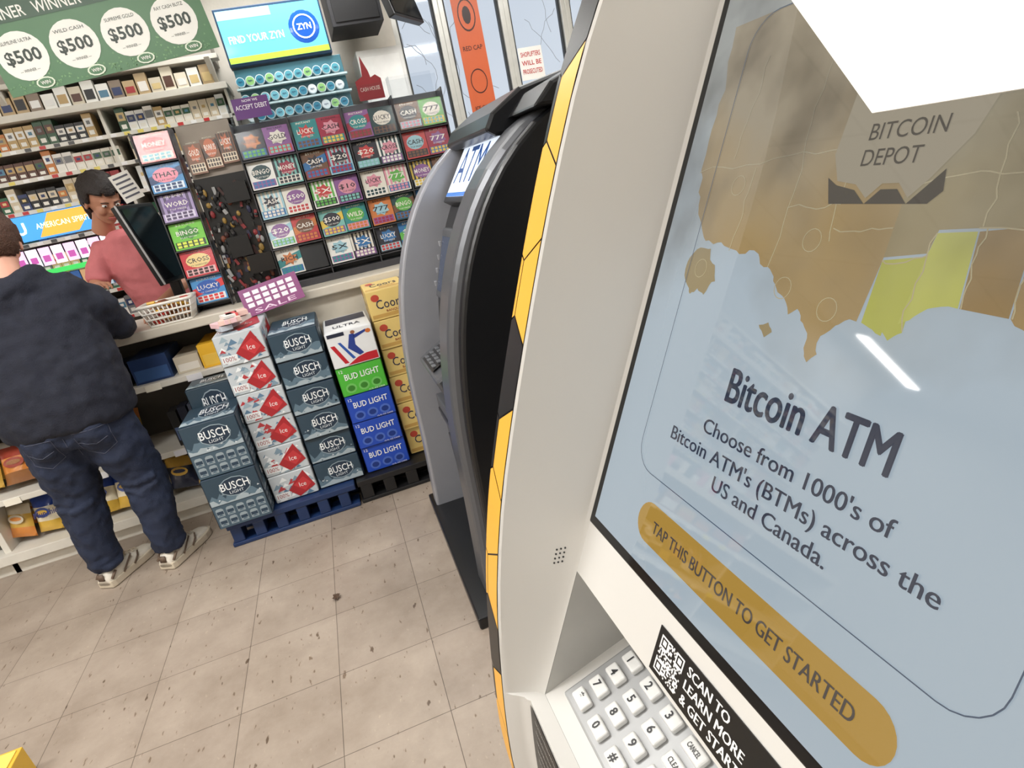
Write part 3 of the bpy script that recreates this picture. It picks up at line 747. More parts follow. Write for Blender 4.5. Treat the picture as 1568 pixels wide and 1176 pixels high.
# promo cards and loose packs on top of red stack
zt = PZ+.139*6
b = B()
b.xf = Matrix.Translation((-.31, 3.05, 1.035)) @ Matrix.Rotation(-.12, 4, 'Y') @ Matrix.Rotation(-.35, 4, 'X')
b.bb((-.14, 0, -.06), (.14, .004, .075), ink((130, 48, 112)))
for i in range(6):
    for j in range(3):
        b.bb((-.12+i*.041, -.001, -.02+j*.028), (-.09+i*.041, 0, .0+j*.028), ink((236, 228, 236)))
b.text('SALE', (0, -.0015, -.042), (1, 0, 0), (0, 0, 1), .02, ink((240, 210, 230)), .2, .0)
b.bb((-.14, .004, -.06), (-.10, .007, .06), ink((90, 60, 140)))
b.obj('promo_card')
b = B(); rr = random.Random(8)
for k in range(12):
    x = -.545+rr.random()*.11; y = 2.79+rr.random()*.12
    R = Matrix.Rotation(rr.uniform(-.6, .6), 3, 'Z')
    b.box((x, y, zt+.022+.013*(k % 4)), (.05, .08, .022), ink(rr.choice([(240, 235, 230), (240, 200, 205), (215, 90, 90), (235, 200, 190), (200, 205, 215)])), R)
b.obj('loose_gum_packs', None, .002)

# basket
e = empty('plastic_basket'); b = B(); wp = mat('white_plastic', (238, 234, 226), .4)
bx, by, bz = -.79, 3.20, 1.0105
def bp_(a, k, z):
    hw, hd = .090+.022*z/.09, .062+.013*z/.09
    pts = [(-hw, -hd), (hw, -hd), (hw, hd), (-hw, hd)]
    i = int(a) % 4; t = a-int(a); p = pts[i]; q = pts[(i+1) % 4]
    return Vector((bx+p[0]*(1-t)+q[0]*t, by+p[1]*(1-t)+q[1]*t, bz+z))
for z in (.004, .035, .065, .10):
    b.tube([bp_(i*.25, 0, z) for i in range(17)], .0055 if z < .1 else .008, wp, 6)
for i in range(44):
    a = i/11.0; b.tube([bp_(a, 0, .004), bp_(a, 0, .10)], .0035, wp, 5)
b.bb((bx-.08, by-.06, bz), (bx+.08, by+.06, bz+.004), wp)
b.obj('basket', e, smooth=True)
b = B(); rr = random.Random(2)
for k in range(36):
    R = Matrix.Rotation(rr.uniform(-1, 1), 3, 'Z') @ Matrix.Rotation(rr.uniform(-.4, .4), 3, 'X')
    b.box((bx+rr.uniform(-.07, .07), by+rr.uniform(-.045, .045), bz+.02+.085*(k/36)), (.035, .045, .012), ink(rr.choice([(230, 180, 60), (200, 60, 50), (120, 70, 40), (240, 235, 220), (190, 120, 60)])), R)
b.obj('wrapped_candy', e, .002)
# POS monitor
e = empty('point_of_sale_monitor'); b = B()
R = Matrix.Rotation(1.22, 3, 'Z') @ Matrix.Rotation(-.22, 3, 'X')
c = Vector((-.79, 3.42, 1.375)); b.box(c, (.28, .035, .40), blackp, R)
b.box((-.78, 3.45, 1.11), (.05, .05, .16), blackp); b.box((-.78, 3.45, 1.022), (.17, .16, .02), blackp); b.obj('stand_and_case', e, .006)
b = B(); b.box(c+R@Vector((0, -.019, 0)), (.25, .003, .36), mat('dark_glass', (12, 14, 18), .1), R)
b.box(c+R@Vector((-.1415, -.013, 0)), (.004, .009, .402), mat('silver_trim', (170, 170, 172), .4, .3), R); b.obj('screen_and_trim', e)
b = B(); b.xf = Matrix.Translation((-.80, 3.37, 1.635)) @ Matrix.Rotation(.4, 4, 'Z') @ Matrix.Rotation(-.25, 4, 'Y')
b.bb((-.045, 0, -.05), (.045, .003, .08), ink((232, 228, 220)))
for i in range(5): b.bb((-.035, -.001, -.03+i*.022), (.035, 0, -.022+i*.022), ink((90, 90, 100)))
b.obj('taped_notice', e)
b = B(); b.bb((-1.6, 3.40, 1.0105), (-1.40, 3.58, 1.03), ink((50, 50, 55))); b.bb((-1.57, 3.42, 1.03), (-1.43, 3.55, 1.045), ink((180, 180, 178))); b.obj('counter_scale', None, .004)
b = B(); rr = random.Random(5)
for k in range(14):
    x = -2.9+k*.075
    b.bb((x, 3.42, 1.0105), (x+.065, 3.55, 1.05+rr.random()*.1), ink(rr.choice(TC)))
b.obj('counter_candy_boxes', None, .002)

# ------------------------------------------------------------------ ATM (grey)
PR = [(0, .150), (.35, .172), (.68, .188), (.9, .218), (1.07, .262), (1.22, .325), (1.36, .415), (1.46, .52), (1.53, .64), (1.58, .80)]
def aprof(sh, z0=0.03, z1=1.58, n=34, y=0):
    return [(interp(PR, z0+(z1-z0)*i/n)+sh, y, z0+(z1-z0)*i/n) for i in range(n+1)]
e = empty('atm_machine')
silver = mat('atm_silver', (160, 162, 170), .36, .35, var=.04); agrey = mat('atm_grey', (92, 94, 99), .34, .3, var=.04)
ablk = mat('atm_black', (22, 23, 26), .32, var=.05)
def slab(name, sh, y0, y1, mt, bev=.012, z0=.03, z1=1.58, back=.95, par=None):
    b = B(); p = aprof(sh, z0, z1, y=y0); p += [(back, y0, p[-1][2]), (back, y0, z0)]
    b.prism(p, (0, y1-y0, 0), mt); o = b.obj(name, e, bev, seg=3)
    return o
slab('fin_far', -.02, 2.36, 2.45, silver)
slab('fin_near', .02, 1.63, 1.80, agrey, .03)
slab('side_near_black', .045, 1.585, 1.629, ablk, .015)
slab('recess_body', .135, 1.80, 2.365, ablk, 0, .03, 1.50)
b = B(); b.prism([(.53, 1.80, 1.50), (.56, 1.80, 1.545), (.66, 1.80, 1.60), (.80, 1.80, 1.625), (.95, 1.80, 1.63), (.95, 1.80, 1.48), (.56, 1.80, 1.48)], (0, .56, 0), ablk)
b.prism([(.60, 1.56, 1.52), (.66, 1.56, 1.575), (.80, 1.56, 1.62), (.95, 1.56, 1.63), (.95, 1.56, 1.50)], (0, .24, 0), ablk); b.obj('hood', e, .01)
b = B(); b.bb((.115, 1.57, 0), (.96, 2.49, .045), ablk); b.obj('plinth', e, .006)
# sign
an = .62
SU = Vector((0, -1, 0)); SV = Vector((math.sin(an), 0, math.cos(an))); SNn = Vector((-math.cos(an), 0, math.sin(an)))
P = frame((.465, 2.32, 1.31), SU, SV, SNn)
b = B(); b.prism([P(0, 0), P(.515, 0), P(.515, .25), P(0, .25)], -SNn*.06, ablk); b.obj('sign_housing', e, .004)
b = B(); b.poly([P(.03, .02, .003), P(.49, .02, .003), P(.49, .235, .003), P(.03, .235, .003)], lit((222, 232, 246), .95))
b.poly([P(.03, .02, .004), P(.49, .02, .004), P(.49, .035, .004), P(.03, .035, .004)], lit((60, 120, 200), .6))
b.text('ATM', P(.24, .135, .005), SU, SV, .13, lit((30, 74, 140), .4), .34, .0); b.obj('lit_sign', e, fix=False)
# monitor, ledge, reader, etc.
def rx(z): return interp(PR, z)+.135
b = B()
P = frame((rx(.98)-.03, 2.33, .98), SU, Vector((.34, 0, .94)).normalized(), Vector((-.94, 0, .34)).normalized())
b.prism([P(.07, 0), P(.43, 0), P(.43, .26), P(.07, .26)], Vector((.1, 0, -.02)), agrey)
b.obj('monitor_bezel', e, .008)
b = B(); b.poly([P(.10, .03, .004), P(.40, .03, .004), P(.40, .23, .004), P(.10, .23, .004)], mat('atm_screen', (40, 55, 80), .1, es=.25)); b.obj('monitor_glass', e, fix=False)
b = B()
for s_ in range(4):
    for uu in (.082, .418): b.box(P(uu, .05+s_*.05, .006), (.01, .02, .02), silver)
b.obj('function_keys', e, .002)
b = B(); b.prism([(.215, 1.90, .76), (.35, 1.90, .83), (.37, 1.90, .71), (.235, 1.90, .70)], (0, .36, 0), agrey); b.obj('keypad_ledge', e, .01)
b = B()
LP = frame((.225, 2.19, .768), SU, Vector((.135, 0, .07)).normalized(), Vector((-.07, 0, .135)).normalized())
b.poly([LP(0, 0, .006), LP(.2, 0, .006), LP(.2, .11, .006), LP(0, .11, .006)], ablk)
for i in range(4):
    for j in range(4): b.box(LP(.03+i*.045, .018+j*.025, .008), (.016, .03, .006), mat('atm_key', (120, 122, 126), .4, .4))
b.obj('keypad', e, .002)
b = B()
b.box((.285, 1.93, .60), (.06, .12, .12), agrey); b.box((.25, 1.93, .61), (.02, .08, .02), mat('green_led', (90, 210, 120), .3, es=.3))
b.box((.285, 2.16, .54), (.08, .24, .10), agrey); b.box((.245, 2.16, .53), (.01, .2, .02), ablk)
b.obj('card_reader_and_dispenser', e, .006)
b = B(); b.bb((.265, 1.86, .08), (.35, 2.34, .44), agrey); b.bb((.258, 1.90, .12), (.266, 2.30, .40), mat('atm_door', (60, 62, 66), .4, .2)); b.tube([(.255, 1.95, .3), (.255, 1.95, .34)], .012, ablk, 12); b.obj('safe_door', e, .006)
b = B(); b.box((.255, 2.1, .36), (.002, .12, .03), ink((215, 215, 210))); b.box((.26, 2.0, .475), (.02, .2, .012), ink((230, 230, 225))); b.obj('labels', e)
b = B(); b.tube([(.26, 2.1, .54), (.24, 2.0, .515), (.22, 1.9, .50), (.22, 1.80, .47)], .0022, ink((200, 200, 198)), 6); b.obj('receipt_cord', e)

# ------------------------------------------------------------------ bitcoin kiosk
e = empty('cryptocurrency_kiosk')
KP = [(0, .11), (.15, .078), (.35, .048), (.52, .040), (.627, .042), (.796, .0627), (.913, .085), (1.0515, .1244), (1.288, .214), (1.457, .288), (1.548, .339), (1.75, .462), (1.90, .565)]
kp = lambda z: interp(KP, z)
pl = lambda z: .2125+.451*(z-.968)
YS = .683; YN = .627
kw = mat('kiosk_white', (214, 212, 208), .38, var=.03, ns=3); kb = mat('kiosk_black', (20, 20, 22), .35)
YEL = mat('kiosk_yellow', (240, 178, 66), .4, var=.04)
zs = [0, .05, .1, .2, .3, .4, .5, .55, .6, .65, .7, .7265, .727, .76, .80, .85, .90]+[.95+.05*i for i in range(19)]
zs = [z for z in zs if z <= 1.86]+[1.88]
def krow(z):
    px = kp(z); xi = pl(z) if z >= .727 else px+.03
    d = xi-px
    half = [(.92, .68), (px+.008, .68), (px, .677), (px, YN), (px+.003, YN-.003), (px+.10*d+.002, .6225), (px+.3*d, .618), (px+.55*d, .6125), (px+.8*d, .606), (xi-.004, .6005), (xi, .596)]
    full = half+[(x, YS-y) for x, y in reversed(half)]
    return [(x, y, z) for x, y in full]
rows = [krow(z) for z in zs]
b = B(); n = len(rows[0])
for i in range(len(rows)-1):
    for j in range(n):
        k = (j+1) % n
        zmid = (zs[i]+zs[i+1])/2
        if j == 10 and .727 <= zmid <= .90: continue
        mt = kw
        if j in (0, 1, n-2, n-3): mt = kb
        if j in (2, n-4): mt = kb
        b.add([rows[i][j], rows[i][k], rows[i+1][k], rows[i+1][j]], [[0, 1, 2, 3]], mt)
b.add(rows[-1], [list(range(n))], kb)
me = b.obj('cabinet', e, fix=True)
bm = bmesh.new(); bm.from_mesh(me.data); bmesh.ops.remove_doubles(bm, verts=bm.verts, dist=.0004)
bmesh.ops.recalc_face_normals(bm, faces=bm.faces)
for f_ in bm.faces: f_.smooth = True
bm.to_mesh(me.data); bm.free()
try:
    me.data.set_sharp_from_angle(angle=math.radians(32))
except Exception: pass
# honeycomb strip
def clip(poly, a, bb, c):
    out = []
    for i in range(len(poly)):
        p = poly[i]; q = poly[(i+1) % len(poly)]
        dp = a*p[0]+bb*p[1]-c; dq = a*q[0]+bb*q[1]-c
        if dp <= 0: out.append(p)
        if dp*dq < 0:
            t = dp/(dp-dq); out.append((p[0]+t*(q[0]-p[0]), p[1]+t*(q[1]-p[1])))
    return out
b = B(); Rh = .062; hexgap = .0013
blk = mat('hex_black', (30, 30, 31), .4)
for side in (0, 1):
    row = 0; cz = .05
    while cz < 1.9:
        for col in range(-2, 3):
            cy = .672+(.5 if row % 2 else 0)*math.sqrt(3)*Rh+col*math.sqrt(3)*Rh
            hexp = [(cy+(Rh-hexgap)*math.sin(math.pi/3*k), cz+(Rh-hexgap)*math.cos(math.pi/3*k)) for k in range(6)]
            h2 = clip(clip(hexp, -1, 0, -(YN+.001)), 1, 0, .6805)
            if len(h2) < 3: continue
            isb = (row in (12, 8, 3)) or (row in (7, 16, 15) and cy > .672-.001) or (row in (11,) and cy > .68)
            z = min(p[1] for p in h2); zt_ = max(p[1] for p in h2)
            while z < zt_:
                s_ = clip(clip(h2, 0, -1, -z), 0, 1, z+.02)
                if len(s_) >= 3:
                    b.poly([(kp(p[1])-.0008, p[0] if side == 0 else YS-p[0], p[1]) for p in s_], blk if isb else YEL)
                z += .02
        row += 1; cz += 1.5*Rh
b.obj('honeycomb_trim', e, fix=False)
# screen
SO = Vector((.2125, .596, .968)); KU = Vector((0, -1, 0)); KV = Vector((.4112, 0, .9115)); KN = Vector((-.9115, 0, .4112))
S = frame(SO, KU, KV, KN)
glb = mat('bezel_glass', (14, 15, 18), .12)
b = B(); b.prism([S(-.001, -.003, .001), S(.511, -.003, .001), S(.511, .95, .001), S(-.001, .95, .001)], -KN*.02, glb); b.obj('screen_bezel', e, .002)
RGH = .03; SPC = 1.0; EM = .66
def dispmat(name, c, refl_grad=True):
    if name in MC: return MC[name]
    m = bpy.data.materials.new(name); m.use_nodes = True; nt = m.node_tree; N = nt.nodes; Lk = nt.links; p = N['Principled BSDF']
    L = lin(c)
    p.inputs['Roughness'].default_value = RGH; p.inputs['Specular IOR Level'].default_value = SPC
    p.inputs['Base Color'].default_value = (L[0]*.06+.01, L[1]*.06+.01, L[2]*.06+.01, 1); p.inputs['Emission Strength'].default_value = EM
    if not refl_grad:
        p.inputs['Emission Color'].default_value = L; MC[name] = m; return m
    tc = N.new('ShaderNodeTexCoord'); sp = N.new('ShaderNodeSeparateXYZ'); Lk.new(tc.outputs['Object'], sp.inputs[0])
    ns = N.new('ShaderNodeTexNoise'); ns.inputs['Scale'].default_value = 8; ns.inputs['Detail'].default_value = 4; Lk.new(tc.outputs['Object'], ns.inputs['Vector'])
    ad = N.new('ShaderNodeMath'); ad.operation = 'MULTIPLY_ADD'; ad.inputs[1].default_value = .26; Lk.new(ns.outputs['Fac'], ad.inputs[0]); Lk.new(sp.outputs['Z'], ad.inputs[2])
    mr = N.new('ShaderNodeMapRange'); mr.inputs['From Min'].default_value = 1.36; mr.inputs['From Max'].default_value = 1.54; Lk.new(ad.outputs[0], mr.inputs['Value'])  # greying toward the top paints the store's blurred reflection into the display colours
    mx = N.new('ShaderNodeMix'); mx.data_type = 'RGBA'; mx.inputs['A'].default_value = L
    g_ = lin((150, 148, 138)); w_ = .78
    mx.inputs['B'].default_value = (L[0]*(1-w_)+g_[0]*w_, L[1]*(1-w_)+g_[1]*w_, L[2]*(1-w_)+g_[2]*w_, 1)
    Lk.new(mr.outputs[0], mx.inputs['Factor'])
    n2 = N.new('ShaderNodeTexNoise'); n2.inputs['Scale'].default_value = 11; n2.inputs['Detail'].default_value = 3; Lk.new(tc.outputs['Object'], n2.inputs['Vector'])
    cr = N.new('ShaderNodeValToRGB'); cr.color_ramp.elements[0].position = .36; cr.color_ramp.elements[0].color = (.42, .42, .43, 1); cr.color_ramp.elements[1].position = .6; cr.color_ramp.elements[1].color = (1.08, 1.08, 1.08, 1)  # dark smudges of the painted reflection, strongest higher up
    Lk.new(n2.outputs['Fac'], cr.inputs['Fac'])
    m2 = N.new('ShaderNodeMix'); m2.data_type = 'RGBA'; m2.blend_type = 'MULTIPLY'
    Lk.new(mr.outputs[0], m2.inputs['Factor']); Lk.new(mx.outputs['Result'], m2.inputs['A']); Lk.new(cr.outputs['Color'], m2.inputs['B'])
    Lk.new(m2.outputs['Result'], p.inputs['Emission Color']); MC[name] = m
    return m
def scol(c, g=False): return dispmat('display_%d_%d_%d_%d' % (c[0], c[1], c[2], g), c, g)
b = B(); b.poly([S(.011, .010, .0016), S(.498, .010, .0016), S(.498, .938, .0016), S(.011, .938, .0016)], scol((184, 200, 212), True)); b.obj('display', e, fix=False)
b = B()
def SP(pts, o, mt): b.poly([S(p[0], p[1], o) for p in pts], mt)
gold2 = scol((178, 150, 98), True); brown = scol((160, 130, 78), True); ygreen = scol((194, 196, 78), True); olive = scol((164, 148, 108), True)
random.seed(31)
def jag(pts, amp=.0035, it=2):
    for _ in range(it):
        out = []
        for i in range(len(pts)-1):
            p, q = pts[i], pts[i+1]; out.append(p)
            L_ = math.hypot(q[0]-p[0], q[1]-p[1])
            if L_ > .006: out.append(((p[0]+q[0])/2+random.uniform(-amp, amp)*min(1, L_/.02), (p[1]+q[1])/2+random.uniform(-amp, amp)*min(1, L_/.02)))
        out.append(pts[-1]); pts = out
    return pts
west = jag([(.035, .56), (.045, .50), (.04, .45), (.046, .40), (.062, .372), (.080, .352), (.105, .352), (.135, .343), (.160, .345), (.176, .335), (.190, .322), (.205, .312), (.214, .300), (.222, .306), (.232, .296), (.240, .278), (.247, .268), (.254, .276), (.252, .290), (.262, .300), (.278, .306)])+[(.282, .35), (.282, .56)]
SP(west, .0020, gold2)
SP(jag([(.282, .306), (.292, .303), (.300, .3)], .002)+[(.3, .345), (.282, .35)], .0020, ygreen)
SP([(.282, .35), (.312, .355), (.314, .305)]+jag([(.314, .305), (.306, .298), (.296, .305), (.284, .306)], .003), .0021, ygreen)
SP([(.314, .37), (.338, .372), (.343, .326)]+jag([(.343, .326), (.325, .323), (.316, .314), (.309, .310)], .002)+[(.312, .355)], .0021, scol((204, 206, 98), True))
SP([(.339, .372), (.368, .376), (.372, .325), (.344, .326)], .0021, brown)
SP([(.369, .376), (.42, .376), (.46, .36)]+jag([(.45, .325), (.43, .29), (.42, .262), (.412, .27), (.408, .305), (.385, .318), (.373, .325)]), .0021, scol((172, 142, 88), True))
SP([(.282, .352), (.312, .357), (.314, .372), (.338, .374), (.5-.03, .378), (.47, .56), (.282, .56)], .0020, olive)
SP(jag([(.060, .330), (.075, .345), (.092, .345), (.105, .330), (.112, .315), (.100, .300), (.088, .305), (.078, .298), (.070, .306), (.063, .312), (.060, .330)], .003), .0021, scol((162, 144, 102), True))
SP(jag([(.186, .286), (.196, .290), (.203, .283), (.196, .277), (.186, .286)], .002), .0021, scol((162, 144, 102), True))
def seg(p, q, wd_, mt, o=.0024):
    d = Vector((q[0]-p[0], q[1]-p[1])); L_ = d.length
    if L_ < 1e-6: return
    n_ = Vector((-d.y, d.x))/L_*wd_/2
    SP([(p[0]+n_.x, p[1]+n_.y), (q[0]+n_.x, q[1]+n_.y), (q[0]-n_.x, q[1]-n_.y), (p[0]-n_.x, p[1]-n_.y)], o, mt)
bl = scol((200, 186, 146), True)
for p, q in (((.12, .345), (.125, .42)), ((.176, .335), (.178, .43)), ((.178, .385), (.232, .388)), ((.232, .36), (.232, .43)), ((.232, .37), (.282, .372)), ((.04, .42), (.178, .43)), ((.178, .43), (.282, .43)), ((.09, .43), (.10, .52)), ((.178, .43), (.178, .53)), ((.314, .37), (.314, .306)), ((.282, .40), (.34, .405)), ((.34, .375), (.335, .44)), ((.34, .405), (.46, .41)), ((.39, .378), (.40, .44)), ((.338, .374), (.46, .378)), ((.343, .374), (.345, .326)), ((.37, .376), (.374, .325)), ((.282, .35), (.313, .356))):
    pl_ = jag([p, q], .003, 3)
    for i in range(len(pl_)-1): seg(pl_[i], pl_[i+1], .0009, bl)
for k, (cx, cy) in enumerate(((.107, .405), (.2, .32), (.215, .36), (.085, .325), (.25, .31))):
    for i in range(16):
        a0 = i*math.pi/8; a1 = a0+math.pi/8
        seg((cx+.009*math.cos(a0), cy+.009*math.sin(a0)), (cx+.009*math.cos(a1), cy+.009*math.sin(a1)), .0007, bl)
# logo hexagon badge
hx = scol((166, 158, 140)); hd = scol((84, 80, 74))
SP([(.215, .47), (.212, .425), (.222, .405), (.240, .402), (.252, .392), (.262, .402), (.275, .402), (.285, .392), (.296, .404), (.315, .43), (.322, .452), (.322, .47)], .0028, hx)
SP([(.212, .408), (.222, .402), (.240, .398), (.252, .388), (.262, .398), (.275, .398), (.285, .388), (.296, .400), (.305, .41), (.308, .396), (.30, .388), (.22, .388)], .0026, hd)
b.text('BITCOIN', S(.268, .4385, .0034), KU, KV, .0115, hd, .058, .0, 4)
b.text('DEPOT', S(.262, .4205, .0034), KU, KV, .0115, hd, .046, .0, 4)
# card outline
nav = scol((46, 56, 78)); ol = scol((70, 88, 112))
u0, u1, v0, v1, rc = .066, .443, .106, .56, .03
pts = []
for (cx, cy, a0) in ((u0+rc, v0+rc, math.pi), (u1-rc, v0+rc, 1.5*math.pi), (u1-rc, v1-rc, 0), (u0+rc, v1-rc, .5*math.pi)):
    for k in range(7): pts.append((cx+rc*math.cos(a0+k*math.pi/12), cy+rc*math.sin(a0+k*math.pi/12)))
for i in range(len(pts)): seg(pts[i], pts[(i+1) % len(pts)], .0009, ol, .0027)
for q_, (dx_, dy_) in enumerate(((0, 0), (-.0009, 0), (.0009, 0), (0, .0005), (0, -.0005))):
    b.text('Bitcoin ATM', S(.2565+dx_, .2285+dy_, .003+q_*4e-5), KU, KV, .0305, nav, .166, .0, 6)
for t_, u_, v_, W_ in (("Choose from 1000's of", .2565, .184, .200), ("Bitcoin ATM's (BTMs) across the", .2545, .1605, .283), ('US and Canada.', .2545, .139, .130)):
    for q_, dx_ in enumerate((0, .0003, -.0003)):
        b.text(t_, S(u_+dx_, v_, .003+q_*4e-5), KU, KV, .0135, nav, W_, .0, 4)
# button
bu0, bu1, bv, brd = .096, .405, .059, .0215
pts = [(bu0+brd+brd*math.cos(math.pi/2+k*math.pi/12), bv+brd*math.sin(math.pi/2+k*math.pi/12)) for k in range(13)]+[(bu1-brd+brd*math.cos(-math.pi/2+k*math.pi/12), bv+brd*math.sin(-math.pi/2+k*math.pi/12)) for k in range(13)]
SP(pts, .0026, scol((190, 150, 64)))
for q_, dx_ in enumerate((0, .0003, -.0003)):
    b.text('TAP THIS BUTTON TO GET STARTED', S(.2505+dx_, .059, .003+q_*4e-5), KU, KV, .0125, scol((78, 70, 66)), .250, .0, 4)
b.obj('display_graphics', e, fix=False)
b = B(); b.prism([S(.235, .452, .004), S(.50, .452, .004), S(.50, .80, .004), (S(.0, .80, .004)), S(.01, .65, .004), S(.108, .564, .004)], -KN*.0015, mat('kiosk_white_sheet', (238, 236, 230), .5, es=.06)); b.obj('white_notice', e)
# label with code
b = B(); b.prism([S(.178, -.069, .0005), S(.40, -.069, .0005), S(.40, -.020, .0005), S(.178, -.020, .0005)], KN*.001, kb)
rr = random.Random(11); wm = ink((240, 240, 238)); q0, qv = .184, -.064; cs_ = .038/21
for i in range(21):
    for j in range(21):
        inf = (i < 7 and j < 7) or (i < 7 and j > 13) or (i > 13 and j > 13)
        if inf:
            a = i if i < 7 else i-14; c_ = j if j < 7 else j-14
            on = a in (0, 6) or c_ in (0, 6) or (2 <= a <= 4 and 2 <= c_ <= 4)
        else: on = rr.random() < .5
        if on: b.poly([S(q0+i*cs_, qv+j*cs_, .0018), S(q0+(i+1)*cs_, qv+j*cs_, .0018), S(q0+(i+1)*cs_, qv+(j+1)*cs_, .0018), S(q0+i*cs_, qv+(j+1)*cs_, .0018)], wm)
for i, t_ in enumerate(['SCAN TO', 'LEARN MORE', '& GET STARTED']):
    vs_, fs_, w_, h_ = text_mesh(t_, .0, 2); ww = w_/h_*.0095
    for q_, dx_ in enumerate((0, .0004, -.0004)):
        b.text(t_, S(.229+ww/2+dx_, -.030-i*.0145, .0018+q_*3e-5), KU, KV, .0095, wm, ww, .0)
b.obj('code_label', e, fix=False)
# recess for keypad
kgr = mat('kiosk_recess_grey', (178, 177, 173), .45)
ya, yb = .5955, .0875
b = B()
pz = lambda x: .727+.3*(x-.104)
b.poly([(.104, ya, .7272), (.30, ya, pz(.30)), (.30, yb, pz(.30)), (.104, yb, .7272)], kw)
b.poly([(.104, ya, .727), (.30, ya, pz(.30)), (.30, ya, .90), (pl(.90), ya, .90)], kgr)
b.poly([(.104, yb, .727), (.30, yb, pz(.30)), (.30, yb, .90), (pl(.90), yb, .90)], kgr)
b.poly([(.30, ya, pz(.30)), (.30, ya, .90), (.30, yb, .90), (.30, yb, pz(.30))], kgr)
b.poly([(pl(.9), ya, .90), (.30, ya, .90), (.30, yb, .90), (pl(.9), yb, .90)], kgr)
b.obj('keypad_recess', e, fix=False)
KUk = Vector((0, -1, 0)); KVk = Vector((1, 0, .3)).normalized(); KNk = Vector((-.3, 0, 1)).normalized()
K = frame((.127, .577, pz(.127)), KUk, KVk, KNk)
b = B(); b.prism([K(0, 0, .0), K(.205, 0, .0), K(.205, .125, .0), K(0, .125, .0)], KNk*.006, mat('keypad_steel', (170, 171, 172), .4, .3)); b.obj('keypad_plate', e, .004)
b = B(); bk = B(); lab = [['*', '0', '#'], ['7', '8', '9'], ['4', '5', '6'], ['1', '2', '3']]
keym = mat('key_face', (226, 226, 224), .35); kt = ink((40, 40, 44))
R = Matrix((( KVk.x, 0, KNk.x), (0, 1, 0), (KVk.z, 0, KNk.z)))
for j in range(4):
    for i in range(4):
        c_ = K(.030+i*.046, .018+j*.0265, .010)
        if i < 3:
            bk.box(c_, (.018, .030, .009), keym, R)
            b.text(lab[j][i], K(.030+i*.046-.002, .018+j*.0265, .0152), KUk, KVk, .0105, kt, None, .02)
        else:
            bk.box(c_, (.018, .034, .009), keym, R)
            b.text(['', 'ENTER', 'CLEAR', 'CANCEL'][j] or 'o', K(.030+i*.046, .018+j*.0265, .0152), KUk, KVk, .006, kt, .02 if j else .006, .01)
bk.obj('keys', e, .003, seg=3); b.obj('key_legends', e, fix=False)
# lower label
b = B(); 
def LW(y, z): return (kp(z)+.0285, y, z)
for k in range(6):
    z_ = .722-k*.03
    b.poly([LW(.595, z_), LW(.30, z_), LW(.30, z_-.03), LW(.595, z_-.03)], kb)
for k in range(9):
    z_ = .712-k*.017
    b.text('NOTICE: THIS MACHINE ACCEPTS CASH ONLY. FUNDS ARE NOT REFUNDABLE', (kp(z_)+.0278, .44, z_), (0, -1, 0), (0, 0, 1), .006, wm, .27, .0, 1)
b.obj('legal_label', e, fix=False)
b = B()
for i in range(3):
    for j in range(4): 
        z_ = .915+j*.006
        d_ = pl(z_)-kp(z_)
        t_ = .70+i*.05
        yy_ = .6125+(.606-.6125)*(t_-.55)/.25
        b.ell((kp(z_)+d_*t_, yy_, z_), (.0014, .0014, .0014), kb, 8)
b.obj('speaker_holes', e)

